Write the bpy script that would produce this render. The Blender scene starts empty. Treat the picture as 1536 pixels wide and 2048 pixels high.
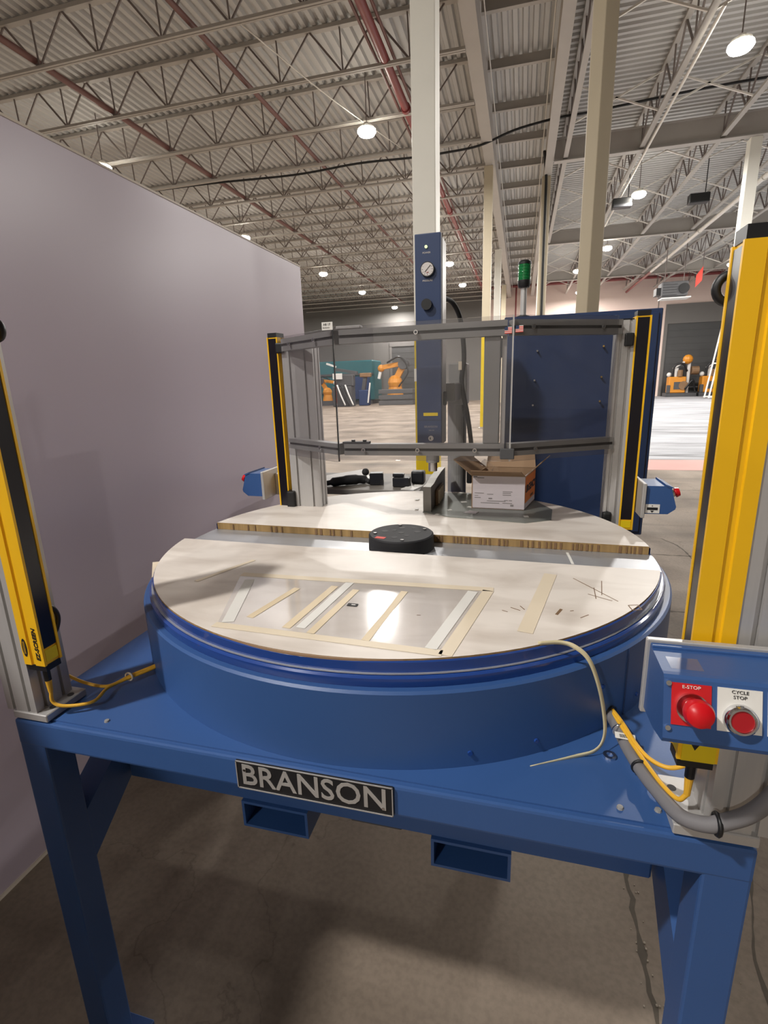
import bpy, bmesh, math, random
from mathutils import Vector, Matrix
random.seed(7)
R = math.radians
sc = bpy.context.scene
COL = sc.collection

# ------------------------------------------------------------------ camera
cd = bpy.data.cameras.new('camera')
cam = bpy.data.objects.new('camera', cd); COL.objects.link(cam)
cd.sensor_fit = 'VERTICAL'; cd.sensor_height = 24.0
cd.lens = 24.0 * 1009.4 / 2048.0
cd.clip_start = 0.02; cd.clip_end = 200
yaw, pitch, roll = .26557219, .24882865, -.03144736
fw = Vector((-math.sin(yaw)*math.cos(pitch), math.cos(yaw)*math.cos(pitch), -math.sin(pitch)))
rt = Vector((math.cos(yaw), math.sin(yaw), 0)); up = rt.cross(fw)
r2 = rt*math.cos(roll) + up*math.sin(roll); u2 = -rt*math.sin(roll) + up*math.cos(roll)
cam.matrix_world = Matrix.Translation((0, 0, 1.505)) @ Matrix((r2, u2, -fw)).transposed().to_4x4()
sc.camera = cam

# ------------------------------------------------------------------ world, exposure
w = bpy.data.worlds.new('world'); sc.world = w; w.use_nodes = True
w.node_tree.nodes['Background'].inputs[0].default_value = (.9, .93, 1, 1)
w.node_tree.nodes['Background'].inputs[1].default_value = 0.05
sc.view_settings.view_transform = 'Standard'; sc.view_settings.look = 'None'
sc.view_settings.gamma = 1.0; sc.view_settings.use_curve_mapping = False
sc.view_settings.exposure = 0.1
LAMP_W = 520.0

# ------------------------------------------------------------------ materials
def lin(c): return tuple(((v/255)/12.92 if v/255 <= .04045 else ((v/255+.055)/1.055)**2.4) for v in c)
def mat(name, col, rough=.5, metal=0., var=0., vscale=8., bump=0., bscale=60., spec=.5, coat=0., stretch=None, rvar=0.):
    m = bpy.data.materials.new(name); m.use_nodes = True
    nt = m.node_tree; b = nt.nodes['Principled BSDF']
    c = lin(col)
    b.inputs['Base Color'].default_value = (*c, 1); b.inputs['Roughness'].default_value = rough
    b.inputs['Metallic'].default_value = metal; b.inputs['Specular IOR Level'].default_value = spec
    b.inputs['Coat Weight'].default_value = coat
    if var or bump or rvar:
        tc = nt.nodes.new('ShaderNodeTexCoord'); mp = nt.nodes.new('ShaderNodeMapping')
        nt.links.new(tc.outputs['Object'], mp.inputs[0])
        if stretch: mp.inputs['Scale'].default_value = stretch
    if var or rvar:
        n = nt.nodes.new('ShaderNodeTexNoise'); n.inputs['Scale'].default_value = vscale; n.inputs['Detail'].default_value = 6
        nt.links.new(mp.outputs[0], n.inputs['Vector'])
    if var:
        mx = nt.nodes.new('ShaderNodeMix'); mx.data_type = 'RGBA'
        mx.inputs[6].default_value = (*[v*(1-var) for v in c], 1); mx.inputs[7].default_value = (*[min(1, v*(1+var)) for v in c], 1)
        nt.links.new(n.outputs['Fac'], mx.inputs[0]); nt.links.new(mx.outputs[2], b.inputs['Base Color'])
    if rvar:
        mr = nt.nodes.new('ShaderNodeMapRange'); mr.inputs[3].default_value = max(0, rough-rvar); mr.inputs[4].default_value = min(1, rough+rvar)
        nt.links.new(n.outputs['Fac'], mr.inputs[0]); nt.links.new(mr.outputs[0], b.inputs['Roughness'])
    if bump:
        n2 = nt.nodes.new('ShaderNodeTexNoise'); n2.inputs['Scale'].default_value = bscale; n2.inputs['Detail'].default_value = 4
        nt.links.new(mp.outputs[0], n2.inputs['Vector'])
        bp = nt.nodes.new('ShaderNodeBump'); bp.inputs['Strength'].default_value = bump; bp.inputs['Distance'].default_value = .002
        nt.links.new(n2.outputs['Fac'], bp.inputs['Height']); nt.links.new(bp.outputs[0], b.inputs['Normal'])
    return m
def emis(name, col, s):
    m = bpy.data.materials.new(name); m.use_nodes = True
    b = m.node_tree.nodes['Principled BSDF']; b.inputs['Base Color'].default_value = (*lin(col), 1)
    b.inputs['Emission Color'].default_value = (*lin(col), 1); b.inputs['Emission Strength'].default_value = s
    return m
def clear(name, tint, refl=.06, rough=.02, haze=0.):
    m = bpy.data.materials.new(name); m.use_nodes = True; nt = m.node_tree
    for n in list(nt.nodes):
        if n.type != 'OUTPUT_MATERIAL': nt.nodes.remove(n)
    out = nt.nodes[0]
    t = nt.nodes.new('ShaderNodeBsdfTransparent'); t.inputs[0].default_value = (*tint, 1)
    g = nt.nodes.new('ShaderNodeBsdfGlossy'); g.inputs['Roughness'].default_value = rough
    lw = nt.nodes.new('ShaderNodeLayerWeight'); lw.inputs['Blend'].default_value = .5
    pw = nt.nodes.new('ShaderNodeMath'); pw.operation = 'POWER'; pw.inputs[1].default_value = 4.0; nt.links.new(lw.outputs['Facing'], pw.inputs[0])
    fr = nt.nodes.new('ShaderNodeMapRange'); fr.inputs[3].default_value = refl*.7; fr.inputs[4].default_value = .9; nt.links.new(pw.outputs[0], fr.inputs[0])
    mx = nt.nodes.new('ShaderNodeMixShader'); nt.links.new(fr.outputs[0], mx.inputs[0])
    nt.links.new(t.outputs[0], mx.inputs[1]); nt.links.new(g.outputs[0], mx.inputs[2])
    last = mx
    if haze:
        d = nt.nodes.new('ShaderNodeBsdfDiffuse'); d.inputs[0].default_value = (.7, .7, .72, 1)
        tc = nt.nodes.new('ShaderNodeTexCoord'); n = nt.nodes.new('ShaderNodeTexNoise'); n.inputs['Scale'].default_value = 9; n.inputs['Detail'].default_value = 5
        nt.links.new(tc.outputs['Object'], n.inputs['Vector'])
        mr = nt.nodes.new('ShaderNodeMapRange'); mr.inputs[1].default_value = .4; mr.inputs[2].default_value = .8
        mr.inputs[3].default_value = haze*.4; mr.inputs[4].default_value = haze*1.6
        nt.links.new(n.outputs['Fac'], mr.inputs[0])
        m2 = nt.nodes.new('ShaderNodeMixShader'); nt.links.new(mr.outputs[0], m2.inputs[0])
        nt.links.new(mx.outputs[0], m2.inputs[1]); nt.links.new(d.outputs[0], m2.inputs[2]); last = m2
    nt.links.new(last.outputs[0], out.inputs['Surface'])
    return m

def floor_mat():
    m = mat('floor_concrete', (150, 138, 124), rough=.5)
    nt = m.node_tree; b = nt.nodes['Principled BSDF']; L = nt.links.new
    tc = nt.nodes.new('ShaderNodeTexCoord')
    def noise(sc_, det, scale=(1, 1, 1), dist=0):
        mp = nt.nodes.new('ShaderNodeMapping'); mp.inputs['Scale'].default_value = scale; L(tc.outputs['Object'], mp.inputs[0])
        n = nt.nodes.new('ShaderNodeTexNoise'); n.inputs['Scale'].default_value = sc_; n.inputs['Detail'].default_value = det
        n.inputs['Distortion'].default_value = dist; L(mp.outputs[0], n.inputs['Vector']); return n
    def ramp(src, pts):
        r = nt.nodes.new('ShaderNodeValToRGB'); e = r.color_ramp.elements
        while len(e) < len(pts): e.new(.5)
        for q, (p, c) in zip(e, pts): q.position = p; q.color = (*c, 1)
        L(src, r.inputs[0]); return r
    def mix(fac, a, b_, typ='MIX'):
        x = nt.nodes.new('ShaderNodeMix'); x.data_type = 'RGBA'; x.blend_type = typ
        if isinstance(fac, (int, float)): x.inputs[0].default_value = fac
        else: L(fac, x.inputs[0])
        L(a, x.inputs[6]); L(b_, x.inputs[7]); return x.outputs[2]
    bare = ramp(noise(.9, 9, dist=.4).outputs['Fac'], [(.28, lin((94, 83, 72))), (.5, lin((130, 117, 104))), (.72, lin((154, 142, 128)))]).outputs[0]
    pale_grey = ramp(noise(1.3, 8, (.25, 2.2, 1), 1.0).outputs['Fac'], [(.3, lin((100, 100, 103))), (.48, lin((148, 149, 153))), (.7, lin((172, 173, 177)))]).outputs[0]
    # a paler grey tone starts past the pink line, right of the aisle
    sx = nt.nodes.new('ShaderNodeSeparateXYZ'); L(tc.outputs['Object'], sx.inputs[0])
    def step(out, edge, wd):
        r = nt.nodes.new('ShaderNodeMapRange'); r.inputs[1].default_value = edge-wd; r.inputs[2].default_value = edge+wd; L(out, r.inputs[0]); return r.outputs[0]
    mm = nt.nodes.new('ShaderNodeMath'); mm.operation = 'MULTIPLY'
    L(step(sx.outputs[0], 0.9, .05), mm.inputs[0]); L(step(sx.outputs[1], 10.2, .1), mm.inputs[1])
    col = mix(mm.outputs[0], bare, pale_grey)
    # fine grit, blotches and tyre streaks
    gr = ramp(noise(60, 3).outputs['Fac'], [(.35, (.78, .78, .78)), (.6, (1, 1, 1))]).outputs[0]
    col = mix(.6, col, gr, 'MULTIPLY')
    st = ramp(noise(1.1, 5, (.12, 1.6, 1), 1.6).outputs['Fac'], [(.36, (.66, .65, .64)), (.46, (1, 1, 1))]).outputs[0]
    col = mix(.6, col, st, 'MULTIPLY')
    # hairline cracks
    vo = nt.nodes.new('ShaderNodeTexVoronoi'); vo.feature = 'DISTANCE_TO_EDGE'; vo.inputs['Scale'].default_value = .75
    nz = noise(3, 6); va = nt.nodes.new('ShaderNodeVectorMath'); va.operation = 'ADD'
    L(tc.outputs['Object'], va.inputs[0]); L(nz.outputs['Color'], va.inputs[1]); L(va.outputs[0], vo.inputs['Vector'])
    cr = ramp(vo.outputs['Distance'], [(.0, (.35, .33, .3)), (.005, (1, 1, 1))]).outputs[0]
    col = mix(.35, col, cr, 'MULTIPLY')
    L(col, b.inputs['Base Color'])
    bp = nt.nodes.new('ShaderNodeBump'); bp.inputs['Strength'].default_value = .25; bp.inputs['Distance'].default_value = .004
    L(noise(25, 6).outputs['Fac'], bp.inputs['Height']); L(bp.outputs[0], b.inputs['Normal'])
    rr = nt.nodes.new('ShaderNodeMapRange'); rr.inputs[3].default_value = .58; rr.inputs[4].default_value = .82; b.inputs['Specular IOR Level'].default_value = .22
    L(noise(2, 5).outputs['Fac'], rr.inputs[0]); L(rr.outputs[0], b.inputs['Roughness'])
    return m

def board_mat():
    m = mat('white_board', (226, 218, 208), rough=.38)
    nt = m.node_tree; b = nt.nodes['Principled BSDF']; L = nt.links.new
    tc = nt.nodes.new('ShaderNodeTexCoord'); mp = nt.nodes.new('ShaderNodeMapping'); mp.inputs['Scale'].default_value = (1, 2.5, 1); mp.inputs['Rotation'].default_value = (0, 0, .3)
    L(tc.outputs['Object'], mp.inputs[0])
    n = nt.nodes.new('ShaderNodeTexNoise'); n.inputs['Scale'].default_value = 4; n.inputs['Detail'].default_value = 8; n.inputs['Distortion'].default_value = .6
    L(mp.outputs[0], n.inputs['Vector'])
    r = nt.nodes.new('ShaderNodeValToRGB'); e = r.color_ramp.elements; e[0].position = .33; e[0].color = (*lin((203, 192, 181)), 1); e[1].position = .6; e[1].color = (*lin((231, 223, 214)), 1)
    L(n.outputs['Fac'], r.inputs[0]); L(r.outputs[0], b.inputs['Base Color'])
    mr = nt.nodes.new('ShaderNodeMapRange'); mr.inputs[3].default_value = .3; mr.inputs[4].default_value = .55
    L(n.outputs['Fac'], mr.inputs[0]); L(mr.outputs[0], b.inputs['Roughness'])
    return m

M = dict(
    blue=mat('blue_paint', (52, 86, 140), rough=.42, var=.06, vscale=5, bump=.05, bscale=220),
    blue_gloss=mat('blue_gloss_paint', (34, 68, 140), rough=.16, coat=.4),
    blue_dark=mat('dark_blue_paint', (36, 55, 92), rough=.5, var=.06, bump=.06, bscale=300),
    board=board_mat(),
    honey=mat('cut_board_core', (150, 122, 78), rough=.8, var=.6, vscale=70, stretch=(1, 1, .05)),
    steel=mat('brushed_plate', (188, 190, 194), rough=.42, metal=.6, var=.12, vscale=5, rvar=.12, stretch=(1, 6, 1)),
    alu=mat('anodised_aluminium', (190, 188, 186), rough=.42, metal=.4, var=.06, vscale=30, stretch=(8, 8, .3)),
    alu_dark=mat('grey_aluminium', (150, 149, 147), rough=.5, metal=.25),
    chrome=mat('chrome', (220, 220, 222), rough=.14, metal=1),
    yellow=mat('yellow_paint', (238, 184, 22), rough=.42, var=.05, vscale=12),
    yellow_cable=mat('yellow_cable', (226, 172, 48), rough=.5),
    safety=mat('safety_yellow', (226, 196, 12), rough=.5, var=.1, vscale=6),
    lens=mat('dark_lens', (16, 13, 22), rough=.28),
    black=mat('black_plastic', (22, 22, 24), rough=.45),
    black_soft=mat('black_rubber', (30, 30, 31), rough=.7),
    slot=mat('slot_shadow', (62, 60, 58), rough=.7),
    hub=mat('dark_hub', (40, 40, 43), rough=.65, var=.2, vscale=25, spec=.3),
    red=mat('red_plastic', (205, 20, 30), rough=.28),
    redplate=mat('red_legend', (200, 28, 34), rough=.4),
    red_dark=mat('red_button', (165, 20, 30), rough=.45),
    white=mat('white_label', (226, 224, 218), rough=.5),
    cream=mat('cream_tape', (226, 212, 188), rough=.45),
    tan=mat('tan_tape', (224, 206, 174), rough=.5),
    silver=mat('silver_letter', (188, 184, 180), rough=.35, metal=.4, var=.2, vscale=20),
    ink=mat('ink', (20, 19, 22), rough=.6),
    grey_ink=mat('grey_ink', (140, 135, 134), rough=.6),
    wall=mat('lavender_wall', (206, 193, 207), rough=.3, bump=.04, bscale=120),
    partition_edge=mat('partition_edge', (226, 216, 200), rough=.6),
    column=mat('column_paint', (240, 238, 228), rough=.5, var=.05, vscale=3),
    column_tan=mat('tan_column_paint', (196, 184, 160), rough=.5, var=.06, vscale=3),
    deck=mat('roof_deck', (188, 187, 185), rough=.6, var=.08, vscale=1.2),
    steelwhite=mat('white_roof_steel', (172, 167, 161), rough=.55, var=.08, vscale=2),
    web=mat('truss_web', (118, 108, 104), rough=.6),
    pipered=mat('red_pipe', (128, 58, 58), rough=.4, var=.1, vscale=4),
    pipebrown=mat('brown_pipe', (112, 76, 72), rough=.5),
    pipewhite=mat('white_pipe', (226, 222, 214), rough=.4),
    backwall=mat('back_wall', (222, 200, 190), rough=.7, var=.05, vscale=.6),
    greywall=mat('grey_wall', (104, 101, 98), rough=.7, var=.08, vscale=.6),
    doorgrey=mat('door_grey', (64, 64, 64), rough=.6, var=.1, vscale=2),
    outer=mat('outer_wall', (170, 165, 158), rough=.8),
    cardboard=mat('cardboard', (152, 124, 96), rough=.8, var=.08, vscale=10),
    boxwhite=mat('white_carton', (212, 204, 208), rough=.55),
    orange=mat('orange_label', (236, 132, 30), rough=.5),
    teal=mat('teal_machine', (40, 92, 98), rough=.5, var=.15, vscale=1.5),
    robot=mat('robot_orange', (196, 128, 34), rough=.5, var=.12, vscale=2),
    machine=mat('machine_grey', (70, 70, 72), rough=.6, var=.25, vscale=3),
    machine_white=mat('machine_white', (206, 204, 200), rough=.5),
    brown=mat('machine_brown', (120, 92, 64), rough=.6, var=.25, vscale=3),
    hose=mat('grey_conduit', (118, 116, 118), rough=.55),
    strap=mat('strap', (206, 196, 160), rough=.35),
    green=emis('green_beacon', (10, 104, 52), .25),
    greenlens=mat('green_lens', (14, 110, 56), rough=.15, coat=.3),
    lamp=emis('lamp_lens', (255, 250, 236), 60),
    led=emis('led', (205, 225, 170), .8),
    pane=clear('clear_pane', (.885, .88, .885), haze=.018),
    film=clear('clear_film', (.985, .985, .99), refl=.05, rough=.1, haze=.012),
    pink=mat('pink_floor_line', (168, 112, 104), rough=.5, var=.15, vscale=3),
    redsign=mat('red_sign', (222, 66, 52), rough=.6),
    heater=mat('heater_grey', (84, 84, 86), rough=.5, var=.2, vscale=6),
    gauge=mat('gauge_face', (206, 200, 196), rough=.3),
    metal_grey=mat('fixture_grey', (120, 116, 110), rough=.4, metal=.5, var=.15, vscale=15),
    greyplate=mat('grey_plate', (128, 131, 125), rough=.42, metal=.25, var=.2, vscale=9),
    bench=mat('bench_grey', (112, 107, 100), rough=.6, var=.1),
    joint=mat('joint_dirt', (84, 76, 66), rough=.9, var=.3, vscale=30), chip=mat('concrete_chip', (160, 150, 135), rough=.9),
    wood=mat('bench_leg', (90, 88, 86), rough=.6),
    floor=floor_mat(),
)

# ------------------------------------------------------------------ mesh helpers
class MB:
    def __init__(s): s.bm = bmesh.new()
    def box(s, x0, x1, y0, y1, z0, z1, bev=0, seg=1, rz=0, piv=None):
        r = bmesh.ops.create_cube(s.bm, size=1)
        c = Vector(((x0+x1)/2, (y0+y1)/2, (z0+z1)/2))
        bmesh.ops.scale(s.bm, vec=(abs(x1-x0), abs(y1-y0), abs(z1-z0)), verts=r['verts'])
        bmesh.ops.translate(s.bm, vec=c, verts=r['verts'])
        vs = r['verts']
        if bev:
            es = list({e for v in vs for e in v.link_edges})
            q = bmesh.ops.bevel(s.bm, geom=es, offset=bev, segments=seg, affect='EDGES', profile=.6)
            vs = list({v for f in q['faces'] for v in f.verts} | {v for v in vs if v.is_valid})
        if rz: bmesh.ops.rotate(s.bm, cent=piv or c, matrix=Matrix.Rotation(rz, 3, 'Z'), verts=vs)
        return s
    def prism(s, pts, axis, a, b):
        """polygon pts extruded along axis from a to b; pts are the two other coordinates in xyz order"""
        def P(p, t):
            if axis == 'x': return (t, p[0], p[1])
            if axis == 'y': return (p[0], t, p[1])
            return (p[0], p[1], t)
        A = [s.bm.verts.new(P(p, a)) for p in pts]; B = [s.bm.verts.new(P(p, b)) for p in pts]
        n = len(pts)
        fs = [s.bm.faces.new(A), s.bm.faces.new(B[::-1])]
        for i in range(n): fs.append(s.bm.faces.new((A[i], B[i], B[(i+1) % n], A[(i+1) % n])))
        bmesh.ops.recalc_face_normals(s.bm, faces=fs)
        return s
    def cyl(s, p0, p1, r, seg=16, r1=None, cap=True):
        p0, p1 = Vector(p0), Vector(p1); d = p1-p0
        q = bmesh.ops.create_cone(s.bm, cap_ends=cap, segments=seg, radius1=r, radius2=r if r1 is None else r1, depth=d.length)
        bmesh.ops.rotate(s.bm, cent=(0, 0, 0), matrix=d.to_track_quat('Z', 'Y').to_matrix(), verts=q['verts'])
        bmesh.ops.translate(s.bm, vec=(p0+p1)/2, verts=q['verts'])
        return s
    def bar(s, p0, p1, wd, ht=None):
        p0, p1 = Vector(p0), Vector(p1); d = p1-p0; ht = ht or wd
        z = d.normalized(); ref = Vector((0, 0, 1)) if abs(z.z) < .99 else Vector((0, 1, 0))
        x = z.cross(ref).normalized(); y = x.cross(z)
        A = []; B = []
        for i, j in ((-1, -1), (1, -1), (1, 1), (-1, 1)):
            o = x*i*wd/2+y*j*ht/2; A.append(s.bm.verts.new(p0+o)); B.append(s.bm.verts.new(p1+o))
        fs = [s.bm.faces.new(A), s.bm.faces.new(B[::-1])]
        for i in range(4): fs.append(s.bm.faces.new((A[i], B[i], B[(i+1) % 4], A[(i+1) % 4])))
        bmesh.ops.recalc_face_normals(s.bm, faces=fs); return s
    def tube(s, pts, r, seg=8, smooth=6):
        P = catmull(pts, smooth) if smooth else [Vector(p) for p in pts]
        rings = []; prev = None
        for i, p in enumerate(P):
            t = (P[min(i+1, len(P)-1)]-P[max(i-1, 0)]).normalized()
            if prev is None: n = t.orthogonal().normalized()
            else: n = (prev-t*prev.dot(t)).normalized()
            prev = n; b = t.cross(n)
            rr = r[min(int(i*len(r)/len(P)), len(r)-1)] if isinstance(r, (list, tuple)) else r
            rings.append([s.bm.verts.new(p+(n*math.cos(2*math.pi*k/seg)+b*math.sin(2*math.pi*k/seg))*rr) for k in range(seg)])
        fs = []
        for a, b in zip(rings, rings[1:]):
            for k in range(seg): fs.append(s.bm.faces.new((a[k], a[(k+1) % seg], b[(k+1) % seg], b[k])))
        fs += [s.bm.faces.new(rings[0][::-1]), s.bm.faces.new(rings[-1])]
        for f in fs: f.smooth = True
        return s
    def lathe(s, prof, c, seg=96, axis='z'):
        """closed profile of (r, z) spun about the z axis through c"""
        rings = []
        for k in range(seg):
            a = 2*math.pi*k/seg
            rings.append([s.bm.verts.new((c[0]+r*math.cos(a), c[1]+r*math.sin(a), c[2]+z)) if r > 1e-6 else None for r, z in prof])
        cen = {i: s.bm.verts.new((c[0], c[1], c[2]+z)) for i, (r, z) in enumerate(prof) if r <= 1e-6}
        for k in range(seg):
            a, b = rings[k], rings[(k+1) % seg]
            for i in range(len(prof)-1):
                q = [a[i] or cen[i], b[i] or cen[i], b[i+1] or cen[i+1], a[i+1] or cen[i+1]]
                q2 = []
                for v in q:
                    if v not in q2: q2.append(v)
                if len(q2) > 2: s.bm.faces.new(q2)
        bmesh.ops.recalc_face_normals(s.bm, faces=s.bm.faces[:])
        return s
    def torus(s, c, R_, r, axis='z', seg=24, ms=8):
        pts = []
        rings = []
        for k in range(seg):
            a = 2*math.pi*k/seg; ring = []
            for j in range(ms):
                b = 2*math.pi*j/ms; rr = R_+r*math.cos(b); h = r*math.sin(b)
                p = {'z': (rr*math.cos(a), rr*math.sin(a), h), 'y': (rr*math.cos(a), h, rr*math.sin(a)), 'x': (h, rr*math.cos(a), rr*math.sin(a))}[axis]
                ring.append(s.bm.verts.new(Vector(c)+Vector(p)))
            rings.append(ring)
        for k in range(seg):
            for j in range(ms):
                f = s.bm.faces.new((rings[k][j], rings[k][(j+1) % ms], rings[(k+1) % seg][(j+1) % ms], rings[(k+1) % seg][j])); f.smooth = True
        bmesh.ops.recalc_face_normals(s.bm, faces=s.bm.faces[:])
        return s
    def sphere(s, c, r, sx=1, sy=1, sz=1, seg=12):
        q = bmesh.ops.create_uvsphere(s.bm, u_segments=seg, v_segments=max(6, seg//2), radius=r)
        bmesh.ops.scale(s.bm, vec=(sx, sy, sz), verts=q['verts']); bmesh.ops.translate(s.bm, vec=c, verts=q['verts'])
        return s
    def quadstrip(s, A, B):
        a = [s.bm.verts.new(p) for p in A]; b = [s.bm.verts.new(p) for p in B]
        for i in range(len(a)-1): s.bm.faces.new((a[i], a[i+1], b[i+1], b[i]))
        return s
    def poly(s, pts, th=0):
        """flat polygon, thickened downwards along its normal by th"""
        vs = [s.bm.verts.new(p) for p in pts]; f = s.bm.faces.new(vs)
        if th:
            f.normal_update(); n = f.normal.copy()
            q = bmesh.ops.extrude_face_region(s.bm, geom=[f])
            bmesh.ops.translate(s.bm, vec=n*th, verts=[v for v in q['geom'] if isinstance(v, bmesh.types.BMVert)])
            bmesh.ops.recalc_face_normals(s.bm, faces=s.bm.faces[:])
        return s
    def build(s, name, m, parent=None, smooth=False, loc=None):
        me = bpy.data.meshes.new(name)
        base = W.get(parent.name, Vector((0, 0, 0))) if parent else Vector(loc or (0, 0, 0))
        if base.length: bmesh.ops.translate(s.bm, vec=-base, verts=s.bm.verts[:])
        if smooth:
            for f in s.bm.faces: f.smooth = True
        s.bm.to_mesh(me); s.bm.free()
        if smooth:
            me.set_sharp_from_angle(angle=R(35))
        me.materials.append(m)
        o = bpy.data.objects.new(name, me); COL.objects.link(o)
        if parent: o.parent = parent
        else: o.location = base
        W[o.name] = base
        return o
W = {}
def catmull(pts, n):
    P = [Vector(p) for p in pts]
    if len(P) < 3: return P
    Q = [P[0]*2-P[1]]+P+[P[-1]*2-P[-2]]; out = []
    for i in range(1, len(Q)-2):
        for k in range(n):
            t = k/n
            out.append(.5*((2*Q[i])+(-Q[i-1]+Q[i+1])*t+(2*Q[i-1]-5*Q[i]+4*Q[i+1]-Q[i+2])*t*t+(-Q[i-1]+3*Q[i]-3*Q[i+1]+Q[i+2])*t**3))
    out.append(P[-1]); return out
def tag(o, label=None, cat=None, group=None, kind=None):
    if label: o['label'] = label
    if cat: o['category'] = cat
    if group: o['group'] = group
    if kind: o['kind'] = kind
    return o
def thing(name, loc, label, cat, group=None):
    o = bpy.data.objects.new(name, None); o.empty_display_size = .05; COL.objects.link(o); o.location = loc
    W[o.name] = Vector(loc); return tag(o, label, cat, group)
def struct(o): o['kind'] = 'structure'; return o
def lab(o, s): o['label'] = s; return o
def copytree(src, loc, label=None, group=None):
    c = src.copy(); COL.objects.link(c); c.location = loc; W[c.name] = Vector(loc)
    if label: c['label'] = label
    if group: c['group'] = group
    for ch in src.children:
        d = ch.copy(); COL.objects.link(d); d.parent = c
        for g in ch.children:
            e = g.copy(); COL.objects.link(e); e.parent = d
    return c
def text(name, s, size, m, mat4, parent=None, ext=.0004, align='CENTER', sx=1.0, shear=0, bold=0):
    cu = bpy.data.curves.new('t', 'FONT'); cu.body = s; cu.size = size; cu.extrude = ext; cu.align_x = align; cu.align_y = 'CENTER'; cu.shear = shear
    cu.offset = bold; cu.resolution_u = 3
    o = bpy.data.objects.new('t', cu); COL.objects.link(o)
    dg = bpy.context.evaluated_depsgraph_get(); me = bpy.data.meshes.new_from_object(o.evaluated_get(dg))
    bpy.data.objects.remove(o); bpy.data.curves.remove(cu)
    b = MB(); b.bm.from_mesh(me); bpy.data.meshes.remove(me)
    bmesh.ops.scale(b.bm, vec=(sx, 1, 1), verts=b.bm.verts[:]); bmesh.ops.transform(b.bm, matrix=mat4, verts=b.bm.verts[:])
    return b.build(name, m, parent)
def frame(o, x, y):
    """matrix with local x, y axes and origin o (text plane)"""
    x = Vector(x).normalized(); y = Vector(y).normalized(); z = x.cross(y)
    return Matrix.Translation(o) @ Matrix((x, y, z)).transposed().to_4x4()
FRONT = ((1, 0, 0), (0, 0, 1))                                         # text facing -y
ORD = 'first second third fourth fifth sixth seventh eighth ninth tenth eleventh twelfth thirteenth fourteenth fifteenth sixteenth seventeenth eighteenth nineteenth twentieth'.split()

# ================================================================== setting
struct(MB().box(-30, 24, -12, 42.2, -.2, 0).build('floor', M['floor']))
fl = MB().box(1.75, 7.0, 9.04, 10.15, 0, .002).build('floor_stripe', M['pink']); struct(fl); lab(fl, 'pink painted band across the concrete')
struct(MB().box(-1.56, -1.5, -2.5, 3.515, 0, 2.30).build('wall_left', M['wall']))
struct(MB().box(-1.563, -1.497, -2.5, 3.518, 2.30, 2.308).build('trim_1', M['partition_edge']))
struct(MB().box(-1.5, -1.494, -2.5, 3.515, 0, .012).build('baseboard_left', M['partition_edge']))
struct(MB().box(-30, -3.0, 42, 42.2, 0, 8.9).build('wall_back', M['greywall']))
struct(MB().box(-3.0, 24, 42, 42.2, 0, 8.9).build('wall_back', M['backwall']))
struct(MB().box(24, 24.2, -12, 42.2, 0, 8.9).build('wall_right', M['outer']))
struct(MB().box(-30.2, -30, -12, 42.2, 0, 8.9).build('wall_left', M['outer']))
struct(MB().box(-30, 24, -12.2, -12, 0, 8.9).build('wall_front', M['outer']))
FLOOR = bpy.data.objects['floor']
def joint(name, pts, wd, m, jit=.35, z=.0006, label=None):
    C = [Vector((*p, 0)) for p in pts]; A = []; B = []
    for a_, b_ in zip(C, C[1:]):
        n_ = max(2, int((b_-a_).length/.03)); d = (b_-a_).normalized(); nn = Vector((-d.y, d.x, 0))
        for k in range(n_):
            p = a_.lerp(b_, k/n_); A.append(p+nn*wd*(.5+random.uniform(-jit, jit))+Vector((0, 0, z))); B.append(p-nn*wd*(.5+random.uniform(-jit, jit))+Vector((0, 0, z)))
    o = MB().quadstrip(A, B).build(name, m, FLOOR)
    if label: lab(o, label)
    return o
joint('floor_joint', [(.372, -1), (.366, 1.0), (.368, 1.4), (.37, 8.9)], .015, M['joint'], .4, label='ragged worn joint in the concrete')
for yj in (3.42, 4.6, 7.4): joint('floor_joint', [(.4, yj), (6, yj)], .016, M['joint'], .45)
joint('floor_crack', [(.80, 1.70), (.73, 1.45), (.70, 1.36), (.655, 1.24), (.64, 1.1), (.60, .9)], .008, M['joint'], .45, label='crack in the concrete')
joint('floor_crack', [(1.33, 5.1), (1.42, 4.9), (1.44, 4.7), (1.43, 4.45)], .012, M['joint'], .3)
b = MB()
for k in range(70):
    x = .366+random.choice((-1, 1))*random.uniform(.008, .03); y = random.uniform(.4, 2.2); r_ = random.uniform(.001, .0032)
    b.sphere((x, y, r_*.4), r_, 1, 1.3, .6, 6)
for k in range(60):
    x = random.uniform(.45, 1.2); y = random.uniform(.9, 2.2); r_ = random.uniform(.0008, .002); b.sphere((x, y, r_*.4), r_, 1, 1.2, .6, 6)
o = b.build('loose_grit', M['chip']); tag(o, 'loose pale grit along the worn joint in the concrete floor', 'grit', kind='stuff')
# roof deck, corrugated: ribs along y over the left bay and the aisle, along x over the right bay
def deck(u0, u1, v0, v1, along, pitch, zz, name='ceiling'):
    b = MB(); n = int((u1-u0)/pitch); A = []; B = []
    for i in range(n):
        for f, h in ((0, 0), (.42, 0), (.55, .075), (.87, .075)):
            u = u0+(i+f)*pitch; A.append((u, v0, zz+h) if along == 'y' else (v0, u, zz+h)); B.append((u, v1, zz+h) if along == 'y' else (v1, u, zz+h))
    b.quadstrip(A, B); o = b.build(name, M['deck']); return struct(o)
deck(-30, -1.0, -12, 42, 'y', .2, 8.33)
deck(-1.0, .62, -12, 42, 'y', .2, 8.33)
deck(-12, 42, .6, 24, 'x', .2, 8.36)
struct(MB().box(-30, 24, -12, 42.2, 8.5, 8.6).build('ceiling', M['deck']))

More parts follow.
